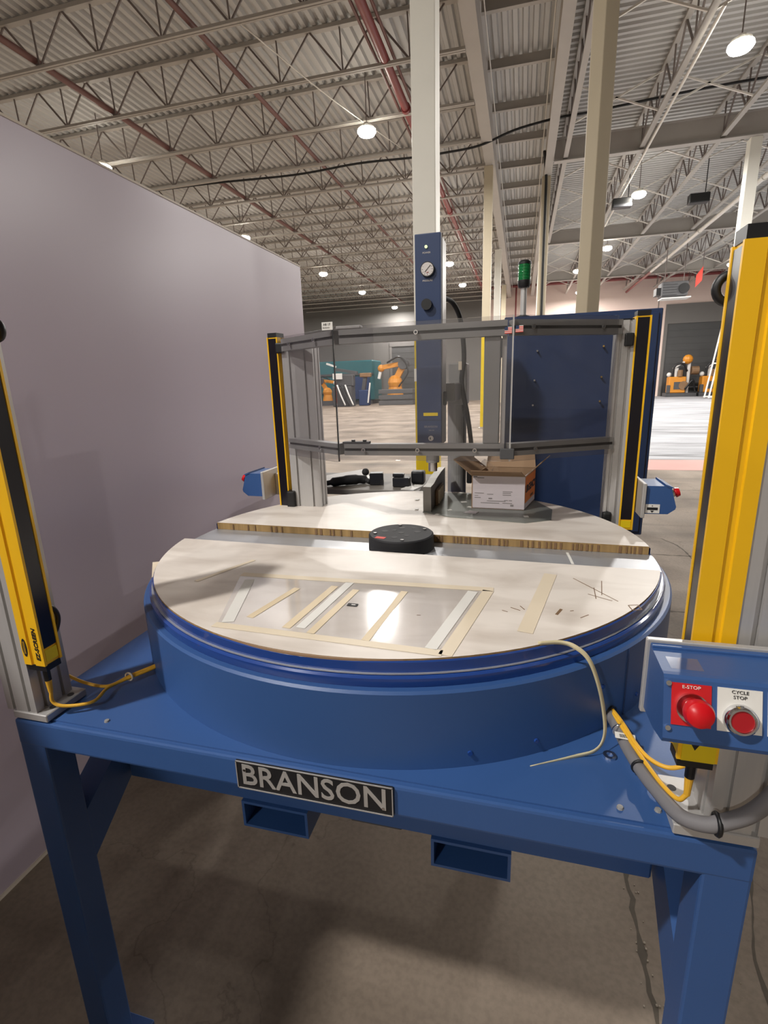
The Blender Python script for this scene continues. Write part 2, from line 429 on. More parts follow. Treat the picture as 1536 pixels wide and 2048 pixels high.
# ---- roof steel
JY = [9.35+1.92*k for k in range(18)]
XR, ZB, ZT = -1.22, 7.46, 8.30
def web_nodes(x_end):
    out = []; x = -.92-1.35*1
    while x > x_end: out.append(x); x -= 1.35
    return out
trusses = []
tr = thing('roof_truss', (XR, JY[0], ZB), '', 'roof truss', 'open-web steel trusses over the left bay')
XL = -17.6
y = JY[0]
MB().box(XL, XR, y-.055, y-.008, ZB, ZB+.05).box(XL, XR, y+.008, y+.055, ZB, ZB+.05).build('bottom_chord', M['steelwhite'], tr)
MB().box(XL, XR, y-.06, y+.06, ZT-.05, ZT+.02).build('top_chord', M['steelwhite'], tr)
wb = None
for i, x in enumerate(web_nodes(XL)):
    if i == 0:
        d1 = MB().bar((x, y, ZB+.03), (x-.67, y, ZT-.03), .034).build('diagonal', M['web'], tr)
        d2 = MB().bar((x, y, ZB+.03), (x+.67, y, ZT-.03), .026).build('diagonal', M['web'], tr)
        d3 = MB().bar((x, y, ZB+.03), (x-.04, y, ZT-.03), .024).build('vertical', M['web'], tr)
    else:
        for s_ in (d1, d2, d3):
            c = s_.copy(); COL.objects.link(c); c.parent = tr; c.location = (-1.35*i, 0, 0)
tr['label'] = 'open-web steel roof truss over the left bay, nearest to the camera'
for k in range(1, 18):
    copytree(tr, (XR, JY[k], ZB), '%s open-web steel roof truss from the camera over the left bay' % ORD[k])
# pipes between trusses (sprinkler branch lines) and the red main
def pipe(name, p0, p1, r, m, label, cat='pipe', group=None):
    b = MB().cyl(p0, p1, r, 12); o = b.build(name, m, None, True, loc=p0); return tag(o, label, cat, group)
pipe('sprinkler_pipe', (-5.72, 2, 7.62), (-5.72, 41.5, 7.62), .05, M['pipebrown'], 'thin brown sprinkler pipe crossing the trusses, left of the red main pipe')
pipe('sprinkler_pipe', (-9.1, 2, 7.62), (-9.1, 41.5, 7.62), .06, M['pipebrown'], 'brown sprinkler pipe crossing the trusses above the lavender partition')
mp_ = thing('sprinkler_main', (-2.75, 5, 7.55), 'fat red sprinkler main with two thin lines, left of the front white column', 'pipe')
MB().cyl((-2.75, 2, 7.55), (-2.75, 41.8, 7.55), .085, 14).build('pipe', M['pipered'], mp_, True)
MB().cyl((-2.94, 2, 7.62), (-2.94, 41.8, 7.62), .03, 8).cyl((-2.6, 2, 7.62), (-2.6, 41.8, 7.62), .03, 8).build('side_line', M['pipebrown'], mp_, True)
for yy in (13.1, 20.6, 28.1, 35.6): MB().cyl((-2.75, yy-.05, 7.55), (-2.75, yy+.05, 7.55), .11, 14).build('coupling', M['pipered'], mp_, True)
tag(MB().tube([(-11.9, 15.3, 7.54), (-9.3, 15.3, 7.5), (-6.5, 15.3, 7.40), (-4.6, 15.3, 7.45), (-3.1, 15.3, 7.40), (-2.2, 15.3, 7.40), (-1.26, 15.3, 7.45), (-.38, 15.3, 7.68), (.64, 15.3, 7.80), (1.5, 15.3, 7.82), (4.5, 15.3, 7.95), (9, 15.3, 7.95)], .028, 6).build('power_cable', M['black_soft'], loc=(-11.9, 15.3, 7.54)),
    'black cable slung below the roof trusses and across the aisle', 'cable')
tag(MB().tube([(-4.7, 9.2, 7.35), (-4.1, 12, 7.42), (-3.3, 15, 7.55)], .012, 6).build('hanging_wire', M['pipewhite'], loc=(-4.7, 9.2, 7.35)), 'thin pale wire crossing the trusses beside the ceiling lamp', 'wire')
# girders beside the aisle
def ibeam_y(name, xc, wd, z0, h, y0, y1, label):
    t = .02
    b = MB().box(xc-wd/2, xc+wd/2, y0, y1, z0, z0+t).box(xc-wd/2, xc+wd/2, y0, y1, z0+h-t, z0+h).box(xc-.012, xc+.012, y0, y1, z0+t, z0+h-t)
    return tag(b.build(name, M['steelwhite'], loc=(xc, y0, z0)), label, 'girder', 'girders along the aisle')
ibeam_y('roof_girder', -1.08, .27, 7.5, .48, -4, 41.9, 'pale steel girder on the left of the aisle, over the white columns')
ibeam_y('roof_girder', .56, .22, 7.5, .48, -4, 41.9, 'pale stained steel girder on the right of the aisle')
# purlins in the aisle bay
for k in range(-1, 15):
    yy = 13.43+1.87*(k-1)
    b = MB().box(-.96, .45, yy-.05, yy+.05, 8.13, 8.14).box(-.96, .45, yy-.006, yy+.006, 8.14, 8.33)
    tag(b.build('purlin', M['steelwhite'], loc=(-.25, yy, 8.13)), 'short steel purlin over the aisle, %s from the camera' % ORD[k+1], 'purlin', 'short purlins over the aisle')
for x, s_ in ((-.86, 'left'), (.36, 'right')):
    pipe('tie_rod', (x, 4, 7.93), (x, 41, 7.93), .012, M['pipewhite'], 'thin white rod under the aisle purlins, on the %s side' % s_, 'rod')
# right bay: cross girders, joists along y, bracing
for k, (yy, z0) in enumerate(((17.0, 7.4), (26.5, 7.4), (36.0, 7.4))):
    b = MB().box(.68, 23, yy-.11, yy+.11, z0, z0+.02).box(.68, 23, yy-.012, yy+.012, z0+.02, z0+.55).box(.68, 23, yy-.11, yy+.11, z0+.55, z0+.57)
    tag(b.build('cross_girder', M['steelwhite'], loc=(.68, yy, z0)), '%s pale cross girder over the right bay, counted from the camera' % ORD[k], 'girder', 'cross girders over the right bay')
jx = [.98+1.94*k for k in range(9)]
j0 = thing('roof_joist', (jx[0], 4, 7.46), '', 'roof joist', 'open-web joists over the right bay')
x = jx[0]
MB().box(x-.06, x+.06, 4, 41.8, 7.46, 7.52).build('bottom_chord', M['steelwhite'], j0)
MB().box(x-.06, x+.06, 4, 41.8, 8.28, 8.34).build('top_chord', M['steelwhite'], j0)
wb = MB(); yy = 5.0
while yy < 41:
    wb.bar((x, yy, 7.49), (x, yy+.75, 8.3), .034).bar((x, yy+1.5, 7.49), (x, yy+.75, 8.3), .034).bar((x, yy+1.5, 7.49), (x, yy+1.5, 8.3), .03); yy += 1.5
o = wb.build('web', M['web'], j0); o['kind'] = 'stuff'
j0['label'] = 'open-web roof joist nearest the aisle in the right bay'
for k in range(1, 9): copytree(j0, (jx[k], 4, 7.46), '%s open-web roof joist right of the aisle, running away from the camera' % ORD[k])
for k, yy in enumerate((8.2, 11.6, 15.0, 18.6, 21.8, 25.0, 28.4, 31.6, 34.8, 38.4)):
    b = MB()
    for i in range(8):
        b.bar((jx[i], yy, 7.5), (jx[i+1], yy, 8.3), .035).bar((jx[i], yy, 8.3), (jx[i+1], yy, 7.5), .035)
    tag(b.build('cross_bracing', M['pipewhite'], loc=(jx[0], yy, 7.5)), '%s row of white cross bracing between the right bay joists, from the camera' % ORD[k], 'bracing', 'cross bracing over the right bay')
pipe('white_conduit', (3.02, 11.2, 7.36), (3.02, 24, 7.36), .03, M['pipewhite'], 'thin white conduit under the second right bay joist')
wp = thing('sprinkler_main', (7.0, 8, 7.3), 'long white pipe with a red far end over the right bay', 'pipe')
MB().cyl((7.0, 8, 7.3), (7.0, 34.5, 7.3), .075, 14).build('white_pipe', M['pipewhite'], wp, True)
lab(MB().cyl((7.0, 34.5, 7.3), (7.0, 41.8, 7.3), .08, 14).build('red_pipe', M['pipered'], wp, True), 'red end length')
for yy in (14, 20, 26, 32): MB().cyl((7.0, yy-.04, 7.3), (7.0, yy+.04, 7.3), .1, 14).build('coupling', M['pipewhite'], wp, True)
pipe('wall_pipe', (-2.6, 41.6, 8.55), (22, 41.6, 8.3), .11, M['pipered'], 'upper dark red pipe along the top of the back wall')
pipe('wall_pipe', (-2.6, 41.4, 8.2), (22, 41.4, 7.95), .1, M['pipered'], 'lower red pipe along the top of the back wall')
pipe('drop_pipe', (-.6, 41.5, 4.6), (-.6, 41.5, 8.2), .06, M['pipered'], 'thin vertical red pipe on the back wall behind the columns')
# columns
def column(name, x0, x1, y0, y1, z1, m, label, rz=0, band=None, tl=(0, 0)):
    c = ((x0+x1)/2, (y0+y1)/2)
    t = thing(name, (c[0], c[1], 0), label, 'column', 'roof columns')
    MB().box(x0, x1, y0, y1, 0.02, z1, .012, 2, rz).build('shaft', m, t)
    MB().box(x0-.06, x1+.06, y0-.06, y1+.06, 0, .02, 0, 1, rz).build('base_plate', M['steelwhite'], t)
    if band:
        lab(MB().box(x0-.004, x1+.004, y0-.004, y1+.004, band[0], band[1], .012, 2, rz).build('painted_band', M['safety'], t), 'yellow painted lower length')
    return t
c1 = column('column', -1.185, -.935, 5.9, 6.2, 7.5, M['column'], 'white square column rising right behind the welding press', band=(.05, 1.98))
for z0, z1 in ((1.52, 1.66), (1.98, 2.0)): MB().box(-1.192, -.93, 5.892, 5.9, z0, z1).build('bare_patch', M['column'], c1)
column('column', .555, .72, 5.92, 6.085, 8.3, M['column_tan'], 'tan column standing edge-on, rising behind the blue cabinet', rz=R(38))
column('column', -1.25, -1.0, 16.8, 17.05, 7.5, M['column_tan'], 'tan column in the aisle with a yellow foot, second from the camera', band=(.05, 2.9))
column('column', -1.42, -1.12, 26.6, 26.9, 7.5, M['column'], 'slim white column in the aisle, third from the camera')
column('column', -1.46, -1.16, 36.2, 36.5, 7.5, M['column_tan'], 'farthest slim column on the left of the aisle')
column('column', .40, .66, 18.2, 18.45, 7.5, M['column_tan'], 'tan column with a black conduit, right of the green beacon')
column('column', .62, .9, 30.0, 30.3, 7.5, M['column'], 'slim pale column just left of the one with a black conduit')
column('column', 5.53, 5.80, 17.0, 17.3, 7.4, M['column'], 'white column behind the right front yellow light curtain', band=(2.35, 2.5))
tag(MB().tube([(.42, 17.6, 7.95), (.48, 18.0, 7.7), (.52, 18.12, 7.2), (.53, 18.14, 5), (.55, 18.14, 3)], .04, 8).build('black_conduit', M['black_soft'], loc=(.5, 18.1, 3)), 'black vertical conduit strapped to the tan aisle column', 'conduit')

# lamps
def lamp(x, y, z, label, group='ceiling high-bay lamps'):
    t = thing('high_bay_lamp', (x, y, z), label, 'lamp', group)
    MB().lathe([(0, .12), (.07, .12), (.09, .08), (.17, .05), (.19, 0), (.185, -.01), (0, -.01)], (x, y, z), 20).build('housing', M['pipewhite'], t)
    MB().lathe([(0, -.012), (.205, -.012), (.215, -.06), (.17, -.12), (.09, -.15), (0, -.16)], (x, y, z), 20).build('lens', M['lamp'], t)
    MB().cyl((x, y, z+.12), (x, y, 8.4), .012, 6).build('hanger', M['web'], t)
    ld = bpy.data.lights.new('lamp_light', 'AREA'); ld.shape = 'DISK'; ld.size = .34; ld.energy = LAMP_W; ld.color = (1, .965, .92)
    lo = bpy.data.objects.new('lamp_light', ld); COL.objects.link(lo); lo.parent = t; lo.location = (0, 0, -.17)
    return t
seen = {(-3.65, 12.95): 'brightest ceiling lamp left of the white column', (-10.7, 12.6): 'ceiling lamp just above the edge of the lavender partition',
        (-10.6, 19.6): 'second ceiling lamp along the top edge of the lavender partition', (-10.2, 26.9): 'ceiling lamp right of the corner of the lavender partition',
        (-9.95, 33.0): 'small far lamp, second beyond the partition corner', (-9.6, 40.3): 'farthest small ceiling lamp left of the press',
        (-3.65, 33.2): 'small far ceiling lamp right of the press gauge', (3.58, 12.1): 'brightest ceiling lamp, at top right',
        (3.45, 19.8): 'ceiling lamp right of the tan column', (3.55, 26.95): 'small lamp by the second right bay cross girder', (2.75, 31.8): 'faint far lamp left of the tan column'}
for (x, y), l in seen.items(): lamp(x, y, 7.2, l)
lamp(3.6, 39.5, 7.2, 'last lamp of the right bay, by the back wall')
for x, y, l in ((-3.65, -2.2, 'lamp of the left bay behind the camera, beyond the partition'), (-3.65, -9.2, 'unseen lamp added for front light, left bay far behind the camera'), (-10.7, -2.2, 'unseen lamp added for front light, far left behind the camera'),  # last pair on this line is unseen, added to brighten front faces
                (10.7, 12.1, 'nearest lamp of the far right row, outside the picture'), (10.7, 19.8, 'second lamp of the far right row, outside the picture'), (10.7, 27.3, 'third lamp of the far right row, outside the picture'),
                (10.7, 33.4, 'fourth lamp of the far right row, outside the picture'), (17.7, 12.1, 'lamp by the right wall, nearer one'), (17.7, 27.3, 'lamp by the right wall, farther one'),
                (-17.7, 12.6, 'lamp of the far left row, nearest one'), (-17.7, 27.3, 'lamp of the far left row, middle one'), (-17.7, 35, 'lamp of the far left row, farthest one')):
    lamp(x, y, 7.2, l, 'lamps outside the picture')
lamp(-3.65, 20.0, 7.2, 'lamp of the left bay hidden behind the white column')
lamp(-3.65, 27.2, 7.2, 'lamp of the left bay hidden behind the press')

# far doors
def door(n, x0, x1, z1, m, hz):
    t = MB().box(x0, x1, 41.93, 41.99, 0, z1).build('door_%d' % n, m); struct(t)
    k = int(z1/.45)
    for i in range(1, k): MB().box(x0, x1, 41.915, 41.93, z1*i/k-.02, z1*i/k+.02).build('slat', m, t)
    MB().box(x0-.2, x1+.2, 41.86, 41.99, z1, z1+hz).build('header', M['greywall'], t)
    MB().box(x0-.2, x0, 41.88, 41.99, 0, z1).build('jamb', M['greywall'], t); MB().box(x1, x1+.2, 41.88, 41.99, 0, z1).build('jamb', M['greywall'], t)
door(1, 9.9, 14.6, 5.0, M['doorgrey'], 1.3)
door(2, -10.3, -6.6, 4.4, M['doorgrey'], .4)
for x in (4.1, 9.2, 15.5): struct(MB().box(x-.02, x+.02, 41.97, 42, 0, 8.0).build('trim_2', M['greywall']))

# ================================================================== rotary table machine
FY, XA, XB, ZTOP = .618, -.906, .314, .914
DC = (-.301, 1.283)
tb = thing('machine_table', (-.296, 1.4, 0), 'heavy blue steel welding table with a round drum on top', 'table')
BK = 2.42
MB().box(XA, XB, FY, FY+.06, .857, ZTOP-.002, .005, 2).build('front_rail', M['blue'], tb)
MB().box(XA, XB, BK-.06, BK, .857, ZTOP-.002, .005, 2).build('back_rail', M['blue'], tb)
for x in (XA, XB-.06): MB().box(x, x+.06, FY+.06, BK-.06, .857, ZTOP-.002, .003).build('side_rail', M['blue'], tb)
MB().box(XA+.006, XB-.006, FY+.012, BK-.02, ZTOP-.002, ZTOP+.001).build('table_top', M['blue'], tb)
for x, y in ((XA, FY), (XB-.06, FY), (XA, BK-.06), (XB-.06, BK-.06)):
    l = MB().box(x+.0006, x+.0594, y+.0006, y+.0594, .012, .875, .004, 2).build('leg', M['blue'], tb)
    MB().box(x-.03, x+.09, y-.03, y+.09, 0, .012, .002).build('foot_plate', M['blue'], l)
for x in (XA+.001, XB-.059):
    MB().prism([(FY+.055, .54), (FY+.055, .66), (FY+.34, .857), (FY+.46, .857)], 'x', x, x+.058).build('knee_brace', M['blue'], tb)
    MB().prism([(BK-.055, .54), (BK-.055, .66), (BK-.34, .857), (BK-.46, .857)], 'x', x, x+.058).build('knee_brace', M['blue'], tb)
MB().box(-.84, .25, .79, 2.1, .645, .857, .004).build('drive_pan', M['blue'], tb)
MB().box(-.34, -.21, .86, 1.2, .56, .645, .01).build('dark_block', M['machine'], tb)  # plain dark block below the drive pan
for x0 in (-.552, -.140):
    b = MB(); x1 = x0+.152; z0, z1, t = .58, .645, .006
    b.box(x0, x1, .785, 2.0, z0, z0+t).box(x0, x1, .785, 2.0, z1-t, z1).box(x0, x0+t, .785, 2.0, z0+t, z1-t).box(x1-t, x1, .785, 2.0, z0+t, z1-t)
    b.build('fork_tube', M['blue'], tb)
# drum
dr = MB(); r0 = .648
dr.lathe([(r0, ZTOP+.001), (r0, 1.0485), (r0-.004, 1.0525), (.585, 1.0525), (.585, ZTOP+.001)], (DC[0], DC[1], 0), 128)
drum = dr.build('drum', M['blue'], tb, True)
for a in (-46, -36, -58, -68, -150, -172):
    p = Vector((DC[0]+r0*math.cos(R(a)), DC[1]+r0*math.sin(R(a)), 1.0 if a in (-46, -150) else .94))
    n = Vector((math.cos(R(a)), math.sin(R(a)), 0))
    MB().cyl(p-n*.001, p+n*.003, .004, 10).build('screw', M['blue_gloss'], drum)
a = -43.5; p = Vector((DC[0]+r0*math.cos(R(a)), DC[1]+r0*math.sin(R(a)), .937)); n = Vector((math.cos(R(a)), math.sin(R(a)), 0))
MB().cyl(p-n*.004, p+n*.0035, .014, 18).build('cable_grommet', M['black'], drum)
b = MB()
a2 = -40.0
ca, sa = math.cos(R(a2)), math.sin(R(a2))
for k in (0,):
    b.bar((DC[0]+(r0+.0006)*ca, DC[1]+(r0+.0006)*sa, ZTOP+.004), (DC[0]+(r0+.0006)*ca, DC[1]+(r0+.0006)*sa, 1.048), .0025, .0018)
b.build('seam', M['blue_dark'], drum)
# nameplate
npl = MB().box(-.434, -.167, FY-.004, FY, .8595, .9125, .0006).build('nameplate', M['ink'], tb); lab(npl, 'black nameplate with silver letters and border')
b = MB()
for x0, x1, z0, z1 in ((-.434, -.167, .8595, .8612), (-.434, -.167, .9108, .9125), (-.434, -.4323, .8595, .9125), (-.1687, -.167, .8595, .9125)): b.box(x0, x1, FY-.0052, FY-.0038, z0, z1)
b.build('border', M['silver'], npl)
text('letters', 'BRANSON', .0545, M['silver'], frame((-.3005, FY-.0046, .886), *FRONT), npl, sx=.985, bold=.0006)
for x in (-.4185, -.183): MB().cyl((x, FY-.0042, .897 if x < -.3 else .873), (x, FY-.0062, .897 if x < -.3 else .873), .0022, 10).build('rivet', M['chrome'], npl)
for x, y in ((-.72, .648), (.155, .648), (.205, .655), (-.86, 1.1)): MB().lathe([(0, .0045), (.004, .004), (.005, .001), (.005, 0)], (x, y, ZTOP), 10).build('screw', M['alu_dark'], tb)

# ---------------- turntable
tt = thing('turntable', (DC[0], DC[1], 1.0525), 'round blue-rimmed turntable with white boards and a silver centre strip', 'turntable')
MB().lathe([(0, 1.0725), (.629, 1.0725), (.629, 1.0712), (.6, 1.0712), (.6, 1.05), (0, 1.05)], (*DC, 0), 96).build('disc_plate', M['steel'], tt)
MB().lathe([(.6, 1.05), (.632, 1.05), (.634, 1.053), (.634, 1.067), (.631, 1.070), (.6, 1.071)], (*DC, 0), 128).build('rim', M['blue_gloss'], tt, True)
ROT = R(-1.9)
def halfdisc(ycut_sign, cut, rr=.6215):
    """points of the half disc beyond a chord at local distance cut, turned by ROT"""
    pts = []; a0 = math.asin(cut/rr)
    if ycut_sign < 0: A = [math.pi-a0+ (2*a0+math.pi)*0 for _ in (0,)]
    n = 64
    if ycut_sign < 0: st, en = math.pi-a0, 2*math.pi+a0
    else: st, en = a0, math.pi-a0
    for k in range(n+1):
        t = st+(en-st)*k/n; pts.append((rr*math.cos(t), rr*math.sin(t)))
    c, s = math.cos(ROT), math.sin(ROT)
    return [(DC[0]+x*c-y*s, DC[1]+x*s+y*c) for x, y in pts]
def board(name, pts, z0, z1):
    b = MB().prism(pts, 'z', z0, z1); o = b.build(name, M['board'], tt)
    o.data.materials.append(M['honey'])
    for f in o.data.polygons:
        if abs(f.normal.z) < .5: f.material_index = 1
    return o
bf = board('front_board', halfdisc(-1, -.118), 1.073, 1.0943); lab(bf, 'large white front board with tape')
for sg_, ct in ((-1, -.118), (1, .052)):
    ar = halfdisc(sg_, ct, .6217); ou = halfdisc(sg_, ct, .6248); b = MB()
    for z0, z1, a_, o_ in ((1.0715, 1.0912, ar, ou),):
        vi = [[b.bm.verts.new((p[0], p[1], z)) for p in q] for z, q in ((z0, a_), (z0, o_), (z1-.0015, o_), (z1, [((p[0]+r_[0])/2, (p[1]+r_[1])/2) for p, r_ in zip(a_, o_)]), (z1, a_))]
        for k in range(len(a_)-1):
            for j in range(5): b.bm.faces.new((vi[j][k], vi[j][k+1], vi[(j+1) % 5][k+1], vi[(j+1) % 5][k]))
    bmesh.ops.recalc_face_normals(b.bm, faces=b.bm.faces[:])
    lab(b.build('edge_band', M['blue_gloss'], tt, True), 'glossy blue edge band of a board')
bb = board('back_board', halfdisc(1, .052), 1.073, 1.0943); lab(bb, 'white rear board showing its brown cut core')
# core cells along the cut of the rear board
b = MB(); c, s = math.cos(ROT), math.sin(ROT)
x = -.60
while x < .6:
    wd = random.uniform(.003, .008)
    if random.random() < (.8 if x > .05 else .35):
        X, Y = DC[0]+x*c-.0513*s, DC[1]+x*s+.0513*c
        b.box(X, X+wd, Y-.0012, Y+.002, 1.0745, 1.0915)
    x += wd+random.uniform(.003, .012)
o = b.build('core_cells', M['brown'], tt); o['kind'] = 'stuff'
# metal plate lying on the right of the rear board
MB().prism([(-.297, 1.572), (-.2, 1.522), (.024, 1.486), (.10, 1.53), (.11, 1.66), (.05, 1.80), (-.13, 1.868), (-.283, 1.87)], 'z', 1.0945, 1.0965).build('grey_plate', M['greyplate'], tt)
# hub
hb = MB().lathe([(0, 1.113), (.084, 1.113), (.0875, 1.110), (.0885, 1.076), (.0885, 1.0725), (0, 1.0725)], (DC[0], DC[1]-.007, 0), 64).build('hub', M['hub'], tt, True)
for rr, aa, sz in ((0, 0, .008), (.045, 20, .009), (.046, 100, .009), (.048, 170, .009), (.045, 260, .008), (.03, 140, .006), (.032, 310, .006), (.052, 60, .005)):
    X, Y = DC[0]+rr*math.cos(R(aa)), DC[1]-.007+rr*math.sin(R(aa))
    MB().cyl((X, Y, 1.1128), (X, Y, 1.1134), sz, 14).build('hole', M['ink'], hb)
for aa in (35, 105, 195, 285):
    X, Y = DC[0]+.07*math.cos(R(aa)), DC[1]-.007+.07*math.sin(R(aa))
    MB().cyl((X, Y, 1.112), (X, Y, 1.1155), .005, 8).build('bolt', M['chrome'], hb)
MB().box(-.358, -.331, 1.215, 1.23, 1.113, 1.1136, rz=R(-10)).build('red_tag', M['redsign'], hb)
# marks and tape on the front board
def strip(p0, p1, wd, m, name='tape_strip', z=1.0943, th=.0006):
    p0, p1 = Vector((*p0, 0)), Vector((*p1, 0)); d = (p1-p0).normalized(); n = Vector((-d.y, d.x, 0))*wd/2
    return MB().prism([(p0+n).to_2d()[:], (p0-n).to_2d()[:], (p1-n).to_2d()[:], (p1+n).to_2d()[:]], 'z', z, z+th).build(name, m, tt)
fo = MB().prism([(-.60, .952), (-.05, .968), (-.105, .705), (-.515, .725)], 'z', 1.0945, 1.0948).build('clear_film', M['film'], tt); lab(fo, 'clear film taped to the board')
for a, b_, wd, m in (((-.565, .93), (-.50, .735), .022, M['white']), ((-.60, .957), (-.04, .972), .02, M['cream']), ((-.05, .965), (-.10, .70), .022, M['cream']), ((-.08, .955), (-.125, .715), .02, M['white']),
                     ((-.44, .905), (-.47, .76), .015, M['tan']), ((-.365, .93), (-.385, .735), .016, M['tan']), ((-.315, .92), (-.335, .725), .015, M['tan']), ((-.215, .93), (-.235, .72), .014, M['tan']),
                     ((.075, 1.08), (.02, .80), .026, M['cream']), ((-.52, .722), (-.105, .705), .018, M['cream']), ((-.34, .955), (-.36, .74), .018, M['white']), ((-.62, 1.05), (-.68, .90), .012, M['cream'])):
    strip(a, b_, wd, m, z=1.0949, th=.0003)
MB().box(-.309, -.289, .842, .853, 1.0951, 1.0958).build('printed_tag', M['ink'], tt)
MB().box(-.301, -.293, .846, .849, 1.0958, 1.096).build('tag_print', M['white'], tt)
for a, b_ in (((.12, 1.065), (.19, .96)), ((.155, 1.02), (.152, .965)), ((.175, 1.06), (.165, .985)), ((.14, .985), (.18, .96)), ((.075, .88), (.085, .905)), ((.10, .90), (.106, .903)), ((.115, .875), (.13, .89)), ((-.005, .895), (.012, .885)), ((-.02, .88), (-.01, .875)), ((-.17, .83), (-.163, .831)), ((.012, .905), (.02, .89))):
    strip(a, b_, .0016 if b_[1] != .905 else .005, M['brown'], 'scuff_mark', 1.0943, .0004)
for a, b_ in (((.205, .945), (.222, .95)), ((.222, .95), (.225, .93)), ((.225, .93), (.208, .925)), ((.208, .925), (.205, .945))): strip(a, b_, .0018, M['brown'], 'scuff_mark', 1.0943, .0004)
strip((.128, 1.30), (.134, 1.215), .006, M['white'], 'paint_line', 1.0725, .0006)
for k, (x, y) in enumerate(((-.33, 1.60), (-.31, 1.66), (-.36, 1.74), (-.22, 1.60), (-.16, 1.65), (-.19, 1.72), (-.25, 1.54), (.02, 1.55))):
    MB().box(x, x+.012+.004*(k % 3), y, y+.014, 1.0965, 1.0973, rz=k*.7).build('paper_scrap', M['white'], tt)
tag(MB().prism([(-.165, 1.575), (-.125, 1.57), (-.118, 1.592), (-.15, 1.6)], 'z', 1.0966, 1.0985).build('board_chip', M['boxwhite'], loc=(-.14, 1.58, 1.0966)), 'small pale chip lying in front of the white carton', 'scrap')
# ragged copper edge under the front board
b = MB(); A = [(DC[0]+.6216*math.cos(R(-107+k)), DC[1]+.6216*math.sin(R(-107+k))) for k in range(31)]
B = [(DC[0]+(.6216+.0035*math.sin(math.pi*k/30))*math.cos(R(-107+k)), DC[1]+(.6216+.0035*math.sin(math.pi*k/30))*math.sin(R(-107+k))) for k in range(30, -1, -1)]
b.prism(A+B, 'z', 1.0905, 1.0938).build('exposed_core', M['cardboard'], tt)
# yellow sheet edge sticking out on the left of the rim
MB().prism([(-.876, 1.002), (-.85, 1.015), (-.80, .925), (-.806, .912)], 'z', 1.0893, 1.0903).build('sheet_corner', M['cream'], tt)

# strap hanging off the rim
P = [(.04, .765, 1.0955), (.075, .772, 1.0972), (.098, .768, 1.093), (.118, .765, 1.075), (.134, .765, 1.035), (.146, .768, .985), (.149, .762, .945), (.135, .748, .926), (.10, .735, .918), (.034, .702, .9155)]
C = catmull(P, 6); A = []; B = []
for i, p in enumerate(C):
    t = (C[min(i+1, len(C)-1)]-C[max(i-1, 0)]).normalized(); n = Vector((math.cos(R(-50)), math.sin(R(-50)), 0)); wv = t.cross(n).normalized()
    k = .0036*min(1, (len(C)-i)/10+.15); A.append(p+wv*k); B.append(p-wv*k)
mb = MB().quadstrip(A, B); o = mb.build('plastic_strap', M['strap'], None, True, loc=(.14, .765, .95))
sm = o.modifiers.new('s', 'SOLIDIFY'); sm.thickness = .0008
tag(o, 'pale plastic strap curling down the front of the blue drum', 'strap')

# ---------------- posts and light curtains
def slotted(x0, x1, y0, y1, z0, z1, slots=2, d=.007, wd=.007):
    """aluminium extrusion outline with T-slots on every face"""
    def edge(p, q):
        p, q = Vector(p), Vector(q); L = (q-p).length; t = (q-p)/L; n = Vector((-t.y, t.x)); out = [p]
        for k in range(slots):
            m_ = L*(2*k+1)/(2*slots)
            for (u, v) in ((m_-wd/2, 0), (m_-wd/2, d), (m_+wd/2, d), (m_+wd/2, 0)): out.append(p+t*u+n*v)
        return out
    pts = edge((x0, y0), (x1, y0))+edge((x1, y0), (x1, y1))+edge((x1, y1), (x0, y1))+edge((x0, y1), (x0, y0))
    return MB().prism([p[:] for p in pts], 'z', z0, z1)
def curtain(name, base, dirn, z0, z1, label, width=.036, depth=.046, txt=False):
    """light curtain; base = centre of the back face, dirn = 2d direction the lens faces"""
    d = Vector(dirn).normalized(); s_ = Vector((-d.y, d.x)); o2 = Vector(base)
    def P(a, b): q = o2+d*a+s_*b; return (q.x, q.y)
    h = width/2
    t = thing(name, (o2.x, o2.y, z0), label, 'light curtain', 'yellow safety light curtains')
    prof = [P(0, -h), P(depth*.34, -h), P(depth*.37, -h+.003), P(depth*.52, -h+.003), P(depth*.55, -h), P(depth, -h), P(depth, -h+.0045), P(depth-.003, -h+.0048),
            P(depth-.003, h-.0048), P(depth, h-.0045), P(depth, h), P(depth*.55, h), P(depth*.52, h-.003), P(depth*.37, h-.003), P(depth*.34, h), P(0, h)]
    MB().prism(prof, 'z', z0, z1).build('housing', M['yellow'], t)
    ln = MB().prism([P(depth-.003, -h+.0055), P(depth-.0012, -h+.0055), P(depth-.0012, h-.0055), P(depth-.003, h-.0055)], 'z', z0+.032, z1-.004).build('lens', M['lens'], t)
    MB().prism([P(depth-.003, -h+.006), P(depth-.001, -h+.006), P(depth-.001, h-.006), P(depth-.003, h-.006)], 'z', z0+.006, z0+.028).build('status_window', M['safety'], t)
    for a_, b_ in ((z0-.012, z0), (z1, z1+.014)):
        MB().prism([P(.003, -h+.003), P(depth-.002, -h+.003), P(depth-.002, h-.003), P(.003, h-.003)], 'z', a_, b_).build('end_cap', M['black'], t)
    return t, P, h
